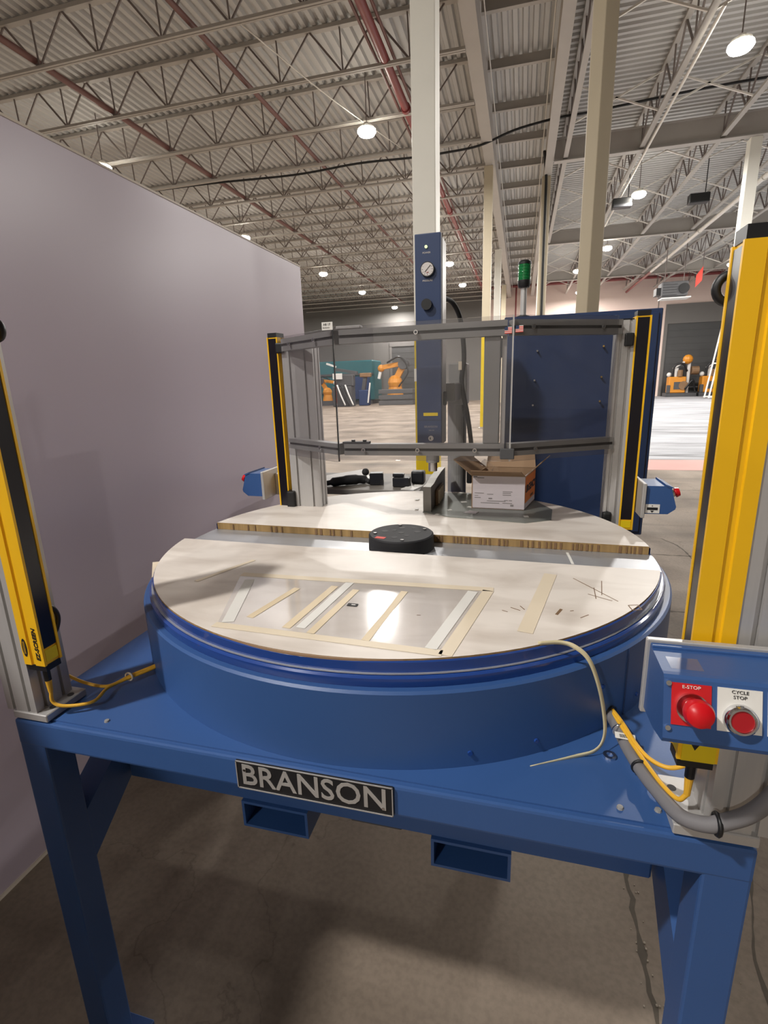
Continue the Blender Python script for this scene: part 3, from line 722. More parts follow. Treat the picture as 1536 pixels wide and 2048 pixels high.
def post(name, x0, x1, y0, y1, z1, plate, label):
    t = thing(name, ((x0+x1)/2, (y0+y1)/2, ZTOP+.001), label, 'post', 'aluminium posts')
    slotted(x0, x1, y0, y1, plate[4] if plate else ZTOP+.001, z1).build('extrusion', M['alu'], t)
    if plate:
        bp = MB().box(plate[0], plate[1], plate[2], plate[3], ZTOP+.001, plate[4], .0015).build('base_plate', M['alu'], t)
        for hx, hy in plate[5]: MB().cyl((hx, hy, plate[4]-.001), (hx, hy, plate[4]+.0006), .006, 14).build('bolt_hole', M['machine'], bp)
    MB().box(x0+.003, x1-.003, y0+.003, y1-.003, z1, z1+.004, .001).build('top_cap', M['black'], t)
    return t
post('aluminium_post', -.92, -.85, .622, .70, 1.70, (-.905, -.826, .619, .71, .930, [(-.838, .645), (-.838, .685)]), 'grey slotted aluminium post at the left front corner of the table')
post('aluminium_post', .254, .325, .622, .70, 1.70, (.214, .314, .6185, .71, .931, [(.232, .637), (.228, .685)]), 'grey slotted aluminium post at the right front corner of the table')
lc1, P1, h1 = curtain('light_curtain', (-.8495, .638), (1, 0), 1.034, 1.632, 'yellow light curtain with a black lens strip at the far left, beside the partition')
lc2, P2, h2 = curtain('light_curtain', (.2535, .638), (-1, 0), 1.030, 1.632, 'large yellow light curtain standing at the right edge above the red stop button')
# print on the left curtain
lt = lc1.children[0]
text('lettering', 'EZ-SCREEN', .0112, M['ink'], frame((-.8135, .6196, 1.076), (0, 0, 1), (-1, 0, 0)), lt, align='CENTER', shear=.2, sx=1.12, bold=.0002)
b = MB().lathe([(0, 0), (.0052, 0), (.0052, .0004), (0, .0004)], (0, 0, 0), 24)
bmesh.ops.scale(b.bm, vec=(1, 3.4, 1), verts=b.bm.verts[:]); bmesh.ops.transform(b.bm, matrix=frame((-.8415, .6198, 1.068), *FRONT), verts=b.bm.verts[:])
b.build('oval_mark', M['ink'], lt)
for dx in (-.0015, .0012): MB().box(-.8415+dx-.0004, -.8415+dx+.0004, .6192, .6196, 1.056, 1.080).build('oval_line', M['yellow'], lt)
MB().torus((-.816, .668, 1.607), .0145, .005, 'y').build('cable_eye', M['black'], lc1)
MB().torus((.2165, .668, 1.594), .0145, .005, 'y').build('cable_eye', M['black'], lc2)
MB().cyl((-.829, .64, 1.022), (-.829, .64, .992), .006, 12).build('connector', M['black'], lc1); lab(MB().cyl((-.829, .64, .992), (-.829, .64, .968), .0055, 12, .004).build('cable_boot', M['yellow_cable'], lc1), 'yellow cable boot')
MB().cyl((.232, .64, 1.018), (.232, .64, .99), .006, 12).build('connector', M['black'], lc2); lab(MB().cyl((.232, .64, .99), (.232, .64, .962), .0055, 12, .004).build('cable_boot', M['yellow_cable'], lc2), 'yellow cable boot')
b = MB().box(.212, .25, .6185, .6198, 1.0305, 1.058); b.build('warning_label', M['safety'], lc2)
MB().poly([(.221, .618, 1.056), (.231, .618, 1.056), (.226, .618, 1.047)], .0003).build('warning_mark', M['ink'], lc2)
# black cable clip behind the left curtain
tag(MB().tube([(-.852, .672, 1.125), (-.848, .692, 1.112), (-.848, .70, 1.09), (-.848, .692, 1.068), (-.852, .676, 1.05)], .0045, 8).build('cable_clip', M['black'], loc=(-.85, .69, 1.05)), 'black cable clip behind the foot of the far left light curtain', 'clip')

post('aluminium_post', -.768, -.66, 1.60, 1.66, 1.655, None, 'wide aluminium post behind the left end of the clear guard')
post('aluminium_post', .252, .298, 1.60, 1.66, 1.655, None, 'narrow aluminium post at the right end of the clear guard')
lc3, P3, h3 = curtain('light_curtain', (-.795, 1.652), (-.12, -1), 1.055, 1.664, 'slim yellow light curtain with a black strip, left of the clear guard', width=.04, depth=.05)
lc4, P4, h4 = curtain('light_curtain', (.318, 1.648), (0, -1), 1.055, 1.664, 'slim yellow and black light curtain at the right end of the clear guard', width=.04, depth=.048)
MB().box(-.785, -.757, 1.588, 1.60, 1.612, 1.645, .004, 2).build('bracket', M['black'], lc3)
MB().box(.272, .296, 1.588, 1.60, 1.585, 1.62, .004, 2).build('bracket', M['black'], lc4)
MB().box(-.785, -.755, 1.585, 1.62, 1.09, 1.15, .006, 2).build('cable_clamp', M['black'], lc3)
MB().box(.25, .275, 1.585, 1.61, 1.06, 1.11, .006, 2).build('cable_clamp', M['black'], lc4)

# ---------------- clear guard
gd = thing('guard_enclosure', (-.27, 1.42, 1.30), 'three-sided clear plastic guard on grey rails over the turntable', 'guard')
GL, GR, EL, ER = (-.515, 1.412), (-.03, 1.412), (-.755, 1.575), (.262, 1.575)
def rail(p, q, z0, z1, nm, th=.03):
    p, q = Vector((*p, 0)), Vector((*q, 0)); d = (q-p).normalized(); n = Vector((-d.y, d.x, 0))
    if n.y < 0: n = -n
    zc = (z0+z1)/2
    o = MB()
    A = [p, q, q+n*th, p+n*th]
    for a_, b_ in ((z0, zc-.004), (zc+.004, z1)): o.prism([v.to_2d()[:] for v in A], 'z', a_, b_)
    B = [p+n*.006, q+n*.006, q+n*th, p+n*th]; o.prism([v.to_2d()[:] for v in B], 'z', zc-.004, zc+.004)
    r_ = o.build(nm, M['alu_dark'], gd)
    MB().prism([v.to_2d()[:] for v in (p+n*.005, q+n*.005, q+n*.0062, p+n*.0062)], 'z', zc-.0042, zc+.0042).build('slot', M['slot'], r_)
    return r_
def pane(p, q, z0, z1, th=.005, off=-.008):
    p, q = Vector((*p, 0)), Vector((*q, 0)); d = (q-p).normalized(); n = Vector((-d.y, d.x, 0))
    if n.y < 0: n = -n
    A = [p+n*off, q+n*off, q+n*(off+th), p+n*(off+th)]
    pn = MB().prism([v.to_2d()[:] for v in A], 'z', z0, z1).build('clear_pane', M['pane'], gd)
    return pn, d, n, p, q
for z0, z1 in ((1.303, 1.336), (1.617, 1.655)):
    rail((-.5, 1.412), (-.04, 1.412), z0, z1, 'rail')
    rail(EL, (-.52, 1.416), z0, z1, 'rail'); rail((-.022, 1.416), ER, z0, z1, 'rail')
lab(MB().box(-.098, -.055, 1.42, 1.46, 1.336, 1.617, .002).build('upright', M['alu_dark'], gd), 'grey upright at the right corner')
MB().box(-.052, -.04, 1.43, 1.45, 1.336, 1.617).build('upright_edge', M['alu'], gd)
MB().box(-.505, -.425, 1.414, 1.438, 1.336, 1.342).build('corner_bracket', M['machine'], gd)
for X in (-.475, -.44): MB().cyl((X, 1.426, 1.341), (X, 1.426, 1.347), .006, 8).build('bracket_bolt', M['black'], gd)
SCZ = {0: 1.3195, 1: 1.636}
for pn, sc_list in ((pane((-.513, 1.412), (-.026, 1.412), 1.290, 1.664), ((.075, 0), (.235, 0), (.395, 0), (.235, 1))), (pane((-.747, 1.57), (-.517, 1.413), 1.283, 1.660), ((.19, 0), (.19, 1), (.05, 1))), (pane((-.022, 1.413), (.245, 1.568), 1.290, 1.664), ((.07, 0), (.05, 1), (.26, 1)))):
    o, d, n, p, q = pn
    for u, zi in sc_list:
        c_ = p+d*u; z = SCZ[zi]
        a_ = Vector((c_.x, c_.y, z))-n*.0078
        MB().cyl(a_-n*.0028, a_-n*.0002, .0058, 14).build('washer', M['chrome'], o); MB().cyl(a_-n*.0036, a_-n*.0028, .0036, 10).build('screw_head', M['machine'], o)
jn = MB().box(-.5165, -.5135, 1.404, 1.410, 1.285, 1.662).build('pane_joint', M['black'], gd)
MB().box(-.0265, -.0225, 1.4045, 1.410, 1.29, 1.664).build('pane_joint', M['alu'], gd)
MB().box(-.05, -.012, 1.398, 1.4035, 1.296, 1.325, .002).build('corner_plate', M['machine'], gd)
# stickers on the guard
def flag(x0, x1, z0, z1, y):
    f = MB().box(x0, x1, y-.0008, y, z0, z1).build('flag_sticker', M['white'], gd); lab(f, 'small faded flag sticker, blue corner and red stripes')
    h_ = (z1-z0)
    for k in range(4): MB().box(x0, x1, y-.0011, y-.0008, z0+h_*(k*2)/8, z0+h_*(k*2+1)/8).build('stripe', M['redsign'], f)
    MB().box(x0, x0+(x1-x0)*.45, y-.0014, y-.0009, z0+h_*.5, z1).build('blue_corner', M['blue_dark'], f)
flag(-.046, -.028, 1.620, 1.636, 1.4035); flag(-.019, .0, 1.622, 1.638, 1.4045)
lb = MB().box(-.545, -.513, 1.4025, 1.4035, 1.655, 1.676).build('paper_label', M['white'], gd); lab(lb, 'white printed label at the top left corner')
text('label_print', 'A8 17', .0085, M['ink'], frame((-.53, 1.4022, 1.6695), *FRONT), lb)
text('label_print', 'BUONO', .0055, M['grey_ink'], frame((-.532, 1.4022, 1.661), *FRONT), lb)
MB().box(-.508, -.435, 1.41, 1.435, 1.6555, 1.664, .002).build('top_clip', M['alu'], gd)

# ---------------- welding press
pr = thing('welding_press', (-.285, 1.72, 1.10), 'tall blue welding press head with a round gauge, behind the clear guard', 'press')
PY = 1.65
MB().box(-.327, -.2465, PY, PY+.018, 1.305, 1.938, .003, 2).build('front_cover', M['blue_dark'], pr)
MB().box(-.324, -.245, PY+.018, PY+.10, 1.305, 1.93, .002).build('side_housing', M['alu'], pr)
gx, gz = -.2873, 1.837
g = MB().cyl((gx, PY-.008, gz), (gx, PY, gz), .0215, 28).build('gauge', M['black'], pr); lab(g, 'round pressure gauge with a pale dial')
MB().cyl((gx, PY-.0088, gz), (gx, PY-.0075, gz), .0188, 28).build('dial', M['gauge'], g)
MB().bar((gx-.008, PY-.0094, gz-.008), (gx+.010, PY-.0094, gz+.011), .0016, .0008).build('needle', M['ink'], g)
for a_ in range(-210, 31, 30): MB().bar((gx+.0135*math.cos(R(a_)), PY-.0093, gz+.0135*math.sin(R(a_))), (gx+.0168*math.cos(R(a_)), PY-.0093, gz+.0168*math.sin(R(a_))), .0009, .0005).build('tick', M['ink'], g)
text('dial_print', 'psi', .006, M['red_dark'], frame((gx+.001, PY-.0091, gz-.009), *FRONT), g)
MB().cyl((-.2915, PY-.003, 1.9005), (-.2915, PY, 1.9005), .0045, 14).build('power_light', M['led'], pr)
text('power_print', 'POWER', .0072, M['gauge'], frame((-.2905, PY-.0004, 1.884), *FRONT), pr)
text('pressure_print', 'PRESSURE', .0072, M['gauge'], frame((-.288, PY-.0004, 1.806), *FRONT), pr)
MB().cyl((-.29, PY-.014, 1.737), (-.29, PY, 1.737), .0165, 12).build('regulator_knob', M['black'], pr)
lab(MB().box(-.305, -.258, PY-.0012, PY, 1.399, 1.409).build('caution_label', M['safety'], pr), 'yellow caution strip')
text('maker_print', 'BRANSON', .0095, M['grey_ink'], frame((-.281, PY-.0004, 1.364), *FRONT), pr)
text('model_print', '900 IW', .006, M['grey_ink'], frame((-.279, PY-.0004, 1.352), *FRONT), pr)
dm = MB().cyl((-.281, PY-.002, 1.3265), (-.281, PY, 1.3265), .0085, 18).build('round_badge', M['gauge'], pr)
MB().bar((-.283, PY-.0026, 1.3225), (-.283, PY-.0026, 1.330), .003, .0006).build('badge_mark', M['ink'], dm)
MB().box(-.327, -.2465, PY-.0006, PY, 1.3845, 1.3855).build('cover_seam', M['ink'], pr)
MB().box(-.2455, -.236, PY+.03, PY+.06, 1.43, 1.475, .003).build('side_knob', M['black'], pr)
MB().cyl((-.279, PY+.02, 1.245), (-.279, PY+.02, 1.305), .022, 18).build('converter', M['alu_dark'], pr)
MB().cyl((-.279, PY+.02, 1.215), (-.279, PY+.02, 1.245), .015, 16).build('booster', M['chrome'], pr)
cm = MB().cyl((-.235, 1.98, ZTOP+.001), (-.235, 1.98, 1.46), .036, 24).build('support_column', M['alu_dark'], pr)
MB().box(-.262, -.195, 1.93, 2.03, 1.42, 1.57, .004).build('column_clamp', M['alu_dark'], pr)
MB().box(-.30, -.215, PY+.10, 1.94, 1.44, 1.50, .003).build('support_arm', M['alu_dark'], pr)
MB().box(-.193, -.172, 1.94, 1.99, 1.12, 1.175, .004).build('lock_lever', M['black'], pr)
tag(MB().tube([(-.27, 1.80, 1.78), (-.245, 1.9, 1.775), (-.222, 1.93, 1.73), (-.21, 1.93, 1.66), (-.205, 1.93, 1.58), (-.213, 1.93, 1.50), (-.19, 1.93, 1.38), (-.175, 1.93, 1.27), (-.17, 1.96, 1.16)], .0085, 8).build('press_hose', M['black_soft'], loc=(-.27, 1.8, 1.78)), 'thick black hose hanging beside the welding press', 'hose')
tag(MB().tube([(-.208, 1.94, 1.58), (-.214, 1.94, 1.48), (-.205, 1.94, 1.36), (-.205, 1.94, 1.28), (-.195, 1.95, 1.24), (-.178, 1.96, 1.14)], .0035, 6).build('air_line', M['black_soft'], loc=(-.2, 1.94, 1.14)), 'thin black air line looped beside the thick press hose', 'hose')
tag(MB().box(-.224, -.212, 1.92, 1.93, 1.545, 1.575).build('hose_label', M['cream'], loc=(-.218, 1.925, 1.55)), 'small pale tag on the press hose', 'tag')
# fixture block under the press
fx = thing('weld_fixture', (-.275, 1.62, 1.0966), 'grey angled fixture block under the welding press', 'fixture')
MB().prism([(1.578, 1.0966), (1.90, 1.0966), (1.90, 1.19), (1.80, 1.19), (1.70, 1.185), (1.64, 1.178), (1.578, 1.178)], 'x', -.296, -.270).build('block', M['metal_grey'], fx)
MB().box(-.27, -.262, 1.66, 1.80, 1.0966, 1.15, .002).build('side_plate', M['brown'], fx)
for yy in (1.68, 1.71, 1.74, 1.77): MB().box(-.262, -.258, yy, yy+.012, 1.10, 1.145).build('slat', M['cream'], fx)

# ---------------- control cabinet and beacon
cb = thing('control_cabinet', (.2, 2.2, .916), 'big dark blue control cabinet behind the clear guard', 'cabinet')
MB().box(-.068, .462, 2.03, 2.32, .916, 1.728, .003, 1).build('body', M['blue_dark'], cb)
MB().box(-.055, .449, 2.022, 2.03, .93, 1.715, .002).build('door_panel', M['blue_dark'], cb)
for x, z in ((.052, 1.604), (.046, 1.50), (.044, 1.41), (.276, 1.61), (.276, 1.505), (.276, 1.42)):
    MB().cyl((x, 2.005, z), (x, 2.022, z), .0035, 8).build('stud', M['chrome'], cb)
sg = thing('signal_beacon', (-.003, 2.14, 1.728), 'green signal beacon on a short grey pole on the blue cabinet', 'beacon')
MB().lathe([(0, 0), (.032, 0), (.032, .01), (.012, .016), (0, .016)], (-.003, 2.14, 1.728), 24).build('base', M['black'], sg)
MB().cyl((-.003, 2.14, 1.742), (-.003, 2.14, 1.85), .0115, 14).build('pole', M['alu'], sg, True)
MB().lathe([(0, 0), (.02, 0), (.0235, .008), (.0235, .026), (0, .026)], (-.003, 2.14, 1.842), 24).build('socket', M['black'], sg, True)
gl = MB().lathe([(0, 0), (.0235, 0), (.0235, .055), (0, .055)], (-.003, 2.14, 1.868), 24).build('green_lens', M['greenlens'], sg, True)
for k in range(5): MB().torus((-.003, 2.14, 1.874+k*.0105), .0236, .0012, 'z', 20, 6).build('lens_ring', M['greenlens'], gl)
MB().lathe([(0, 0), (.0245, 0), (.0245, .008), (.018, .014), (0, .014)], (-.003, 2.14, 1.923), 24).build('cap', M['black'], sg, True)
tag(MB().box(-.12, -.068, 2.08, 2.14, 1.59, 1.66, .004).build('junction_box', M['black'], loc=(-.1, 2.1, 1.59)), 'small black junction box on the side of the blue cabinet', 'box')

# ---------------- stop stations
def profile(sgn, x, z):   # wedge shaped station seen from the side: (distance from plate, height)
    return [(x+sgn*a, z+b) for a, b in ((0, -.045), (0, .037), (.052, .037), (.066, .03), (.082, -.022), (.08, -.03), (.062, -.044))]
def side_station(name, sgn, x, z, y0, y1, label, plate_lab=True):
    t = thing(name, (x, y0, z), label, 'stop station', 'stop button stations')
    MB().box(min(x-sgn*.010, x), max(x-sgn*.010, x), y0-.012, y1+.012, z-.055, z+.045, .0015).build('mounting_plate', M['alu'], t)
    MB().prism(profile(sgn, x, z), 'y', y0, y1).build('body', M['blue'], t)
    MB().prism([(x+sgn*.050, z+.037), (x+sgn*.050, z+.042), (x+sgn*.070, z+.034), (x+sgn*.066, z+.03)], 'y', y0-.002, y1+.002).build('lid_edge', M['blue'], t)
    yc = (y0+y1)/2; d = Vector((sgn*.95, 0, .30)).normalized(); c0 = Vector((x+sgn*.072, y0+.035, z+.008))
    MB().cyl(c0, c0+d*.010, .011, 18).build('button_collar', M['chrome'], t)
    MB().cyl(c0+d*.010, c0+d*.014, .009, 18).cyl(c0+d*.014, c0+d*.024, .0145, 20, .012).build('stop_button', M['red'], t)
    return t
ss1 = side_station('stop_station', 1, .352, 1.165, 1.545, 1.66, 'small blue stop station on the right of the clear guard, red button pointing right')
lbx = MB().box(.355, .392, 1.5437, 1.545, 1.123, 1.149).build('white_label', M['white'], ss1)
MB().box(.359, .387, 1.543, 1.5437, 1.1325, 1.140).build('print_bar', M['ink'], lbx); MB().box(.371, .374, 1.543, 1.5437, 1.1435, 1.1455).build('print_dot', M['ink'], lbx); MB().prism([(.368, 1.1305), (.378, 1.1305), (.373, 1.1245)], 'y', 1.543, 1.5437).build('print_arrow', M['ink'], lbx)
ss2 = side_station('stop_station', -1, -.872, 1.174, 1.585, 1.70, 'small blue stop station left of the clear guard, red button pointing at the partition')
MB().box(.325, .345, 1.64, 1.655, 1.12, 1.2, .002).build('bracket', M['alu'], ss1)
MB().box(-.862, -.825, 1.66, 1.675, 1.12, 1.2, .002).build('bracket', M['alu'], ss2)
tag(MB().bar((-.895, 1.75, 1.135), (-.862, 1.76, 1.06), .012, .02).build('black_strut', M['black'], loc=(-.88, 1.75, 1.06)), 'short black strut under the left stop station', 'strut')
st = thing('stop_station', (.285, .6, 1.10), 'large blue stop button station at the right front corner of the table', 'stop station', 'stop button stations')
MB().box(.1545, .41,   .600, .6085, 1.105, 1.203, .001).build('mounting_plate', M['alu'], st)
yz = [(.600, 1.112), (.600, 1.1965), (.588, 1.1965), (.545, 1.1955), (.540, 1.195), (.5375, 1.192), (.519, 1.131), (.5205, 1.126), (.555, 1.116)]
body = MB().prism(yz, 'x', .158, .405); bd = body.build('body', M['blue'], st)
MB().box(.158, .405, .592, .600, 1.1955, 1.2, .001).build('lid_edge', M['blue'], st)
MB().prism([(.551, 1.1957), (.575, 1.1963), (.575, 1.1967), (.551, 1.1961)], 'x', .168, .20).build('clear_label', M['film'], st)
# legends on the slanted front face
fx0 = Vector((0, .5375, 1.192)); fdn = (Vector((0, .519, 1.131))-fx0).normalized(); fup = -fdn; fn = Vector((1, 0, 0)).cross(fup)
def onface(x, t, h): return fx0+Vector((x, 0, 0))+fdn*t+fn*h
def facebox(name, x0, x1, t0, t1, h0, h1, m, par):
    b = MB(); A = []
    for h in (h0, h1):
        for (x, t) in ((x0, t0), (x1, t0), (x1, t1), (x0, t1)): A.append(b.bm.verts.new(onface(x, t, h)))
    for q in ((0, 1, 2, 3), (7, 6, 5, 4), (0, 4, 5, 1), (1, 5, 6, 2), (2, 6, 7, 3), (3, 7, 4, 0)): b.bm.faces.new([A[i] for i in q])
    bmesh.ops.recalc_face_normals(b.bm, faces=b.bm.faces[:]); return b.build(name, m, par)
def facecyl(name, x, t, h0, h1, r, m, par, r1=None, seg=28): return MB().cyl(onface(x, t, h0), onface(x, t, h1), r, seg, r1).build(name, m, par, True)
leg1 = facebox('stop_legend', .1655, .203, .004, .048, 0, .0012, M['redplate'], st); lab(leg1, 'red legend plate')
text('legend_text', 'E-STOP', .0048, M['white'], frame(onface(.184, .0076, .0014), (1, 0, 0), fup), leg1, sx=1.15)
leg2 = facebox('cycle_legend', .2085, .249, .004, .0485, 0, .0012, M['white'], st); lab(leg2, 'cream legend plate')
text('legend_text', 'CYCLE', .0048, M['ink'], frame(onface(.229, .0075, .0014), (1, 0, 0), fup), leg2, sx=1.1)
text('legend_text', 'STOP', .0048, M['ink'], frame(onface(.229, .0128, .0014), (1, 0, 0), fup), leg2, sx=1.1)
facecyl('button_collar', .1845, .0285, .001, .006, .0155, M['chrome'], st)
rb = MB(); rb.lathe([(0, .026), (.007, .0255), (.0128, .022), (.0147, .017), (.0138, .012), (.010, .009), (.010, 0), (0, 0)], (0, 0, 0), 32)
bmesh.ops.transform(rb.bm, matrix=frame(onface(.1855, .0285, .004), (1, 0, 0), fup), verts=rb.bm.verts[:]); lab(rb.build('stop_button', M['red'], st, True), 'red mushroom button')
cb2 = MB(); cb2.lathe([(0, .0065), (.0112, .0065), (.0112, .009), (.013, .009), (.0148, .007), (.016, .002), (.016, 0), (0, 0)], (0, 0, 0), 32)
bmesh.ops.transform(cb2.bm, matrix=frame(onface(.229, .0348, .0012), (1, 0, 0), fup), verts=cb2.bm.verts[:]); cc = cb2.build('bezel', M['chrome'], st, True)
MB().cyl(onface(.229, .0348, .0075), onface(.229, .0348, .0085), .0108, 28).build('cycle_button', M['red_dark'], st)
for x, t in ((.1625, .005), (.1625, .052)): facecyl('corner_screw', x, t, 0, .0025, .0028, M['chrome'], st, seg=10)
leg3 = facebox('start_legend', .254, .295, .004, .0485, 0, .0012, M['white'], st)
facecyl('bezel', .2745, .0325, .0012, .009, .016, M['chrome'], st); facecyl('start_button', .2745, .0325, .009, .0105, .0108, M['greenlens'], st)

# ---------------- cables on the table
tag(MB().tube([(-.829, .64, .968), (-.829, .64, .945), (-.81, .648, .934), (-.775, .675, .930), (-.785, .72, .928), (-.775, .75, .928), (-.735, .795, .935), (-.71, .835, .942)], .0032, 8).build('yellow_cable', M['yellow_cable'], loc=(-.829, .64, .93)), 'yellow cable looping from the left light curtain to the drum, front run', 'cable', 'yellow cables on the table')
tag(MB().tube([(-.897, .711, .968), (-.868, .712, .952), (-.835, .716, .938), (-.802, .722, .93), (-.785, .735, .927), (-.765, .768, .932), (-.735, .80, .938), (-.708, .84, .945)], .0032, 8).build('yellow_cable', M['yellow_cable'], loc=(-.842, .72, .93)), 'yellow cable behind the left post, joining the front run to the drum', 'cable', 'yellow cables on the table')
tag(MB().torus((-.767, .762, .9315), .0085, .002, 'y', 14, 6).build('cable_tie', M['cream'], loc=(-.767, .762, .93)), 'pale tie around the two yellow cables on the left', 'cable tie')
hose_pts = [(.168, .837, .938), (.176, .80, .934), (.184, .755, .931), (.194, .71, .931), (.205, .672, .934), (.222, .625, .94), (.245, .604, .952), (.262, .598, .966), (.285, .592, .99), (.305, .588, 1.03), (.325, .588, 1.09)]
tag(MB().tube(hose_pts, .0098, 12).build('grey_conduit', M['hose'], loc=(.17, .83, .93)), 'fat grey conduit curving from the drum to the right front post', 'conduit')
tag(MB().tube([(.168, .835, .943), (.178, .80, .944), (.19, .752, .942), (.202, .705, .943), (.212, .67, .945), (.224, .645, .948), (.232, .64, .962)], .0033, 8).build('yellow_cable', M['yellow_cable'], loc=(.17, .83, .94)), 'yellow cable lying along the grey conduit to the curtain plug', 'cable', 'yellow cables on the table')
tag(MB().tube([(.172, .835, .945), (.182, .80, .946), (.194, .752, .944), (.208, .725, .942), (.228, .71, .944), (.25, .712, .95), (.27, .72, .96)], .0033, 8).build('yellow_cable', M['yellow_cable'], loc=(.17, .83, .945)), 'yellow cable leaving the grey conduit behind the right post', 'cable', 'yellow cables on the table')
bt = MB().box(.166, .196, .763, .778, .9425, .9432, rz=R(-6)).build('barcode_tag', M['white'], loc=(.18, .77, .942))
tag(bt, 'white barcode tag wrapped on the grey conduit', 'tag')
b = MB()
for k in range(9): b.box(.173+k*.0016, .1738+k*.0016, .766, .774, .9433, .9436)
b.build('barcode', M['ink'], bt)
tag(MB().torus((.1935, .7165, .932), .0115, .0022, 'y', 16, 6).build('cable_tie', M['black'], loc=(.1935, .7165, .93)), 'black tie holding the yellow cables to the grey conduit', 'cable tie')
tag(MB().torus((.255, .6, .959), .0125, .003, 'x', 16, 6).build('cable_tie', M['black'], loc=(.255, .6, .959)), 'black tie on the bend of the grey conduit by the post', 'cable tie')
tag(MB().torus((.1785, .795, .934), .011, .0022, 'y', 16, 6).build('hose_clamp', M['chrome'], loc=(.1785, .795, .934)), 'metal clamp on the grey conduit beside the barcode tag', 'clamp')
tag(MB().lathe([(.005, 0), (.010, 0), (.010, .004), (.005, .004), (.005, 0)], (.157, .752, ZTOP+.001), 16).build('loose_washer', M['chrome'], loc=(.157, .752, ZTOP)), 'loose metal washer lying by the grey conduit', 'washer')

# ---------------- carton on the turntable
Z0 = 1.0967
bx = thing('cardboard_box', (-.05, 1.72, Z0), 'open white carton with an orange side label on the turntable', 'box')
A_, B_, C_, D_ = (-.146, 1.642), (.022, 1.632), (.058, 1.80), (-.11, 1.81); H_ = 1.208
def wallq(p, q, z0, z1, m, nm, t=.003):
    p, q = Vector((*p, 0)), Vector((*q, 0)); d = (q-p).normalized(); n = Vector((-d.y, d.x, 0))*t
    return MB().prism([v.to_2d()[:] for v in (p, q, q+n, p+n)], 'z', z0, z1).build(nm, m, bx)
fw_ = wallq(A_, B_, Z0, H_, M['boxwhite'], 'front_panel'); sw = wallq(B_, C_, Z0, H_, M['boxwhite'], 'side_panel'); wallq(C_, D_, Z0, H_, M['cardboard'], 'back_panel'); wallq(D_, A_, Z0, H_, M['cardboard'], 'side_panel')
MB().prism([A_, B_, C_, D_], 'z', Z0, Z0+.003).build('bottom', M['cardboard'], bx)
def flap(p, q, out, rise, nm, inset=.006):
    p, q = Vector((*p, H_)), Vector((*q, H_)); d = (q-p).normalized(); o_ = Vector((*out, rise))
    return MB().poly([p, q, q+o_-d*inset, p+o_+d*inset], .0025).build(nm, M['cardboard'], bx)
flap(A_, B_, (-.008, -.03), .02, 'flap'); flap(B_, C_, (.045, .0), .045, 'flap'); flap(D_, C_, (.0, .035), .06, 'flap'); flap(D_, A_, (-.06, -.01), .052, 'flap')
# orange label on the right side
p, q = Vector((*B_, 0)), Vector((*C_, 0)); d = (q-p).normalized(); n = Vector((d.y, -d.x, 0))
ol = MB().prism([v.to_2d()[:] for v in (p+d*.006+n*.0002, p+d*.165+n*.0002, p+d*.165+n*.0009, p+d*.006+n*.0009)], 'z', Z0+.022, H_-.004).build('orange_label', M['orange'], sw); lab(ol, 'orange label with dark lettering')
text('label_text', 'URGENCY', .032, M['ink'], frame(p+d*.085+n*.0011+Vector((0, 0, 1.162)), d, (0, 0, 1)), sw, sx=1.05, bold=.0012)
text('label_text', 'EXPRESS', .013, M['brown'], frame(p+d*.11+n*.0011+Vector((0, 0, 1.128)), d, (0, 0, 1)), sw)
# print on the white front
d = (q*0+Vector((*B_, 0))-Vector((*A_, 0))).normalized(); n = Vector((d.y, -d.x, 0)); p = Vector((*A_, 0))
b = MB()
for u, z, L_, h_ in ((.006, 1.2, .012, .005), (.018, 1.198, .022, .003), (.01, 1.148, .03, .002), (.05, 1.145, .02, .002), (.10, 1.155, .03, .002), (.10, 1.150, .026, .002), (.10, 1.144, .026, .002), (.01, 1.133, .02, .002), (.055, 1.13, .012, .004), (.05, 1.123, .06, .002), (.105, 1.126, .012, .002), (.12, 1.126, .01, .002), (.1, 1.117, .03, .002), (.03, 1.116, .06, .002), (.125, 1.108, .01, .006), (.01, 1.14, .012, .0015)):
    a_ = p+d*u+n*.0003; e_ = p+d*(u+L_)+n*.0003
    b.prism([v.to_2d()[:] for v in (a_, e_, e_+n*.0004, a_+n*.0004)], 'z', z, z+h_)
b.build('printed_lines', M['grey_ink'], fw_)['kind'] = 'stuff'
tag(MB().poly([(-.128, 1.70, 1.235), (-.07, 1.67, 1.205), (-.06, 1.76, 1.2), (-.115, 1.78, 1.24)], .002).poly([(-.09, 1.66, 1.21), (-.055, 1.66, 1.2), (-.05, 1.75, 1.2), (-.08, 1.75, 1.222)], .0015).build('plastic_bag', M['film'], loc=(-.09, 1.70, 1.2)), 'crumpled clear plastic bag inside the open carton', 'bag')

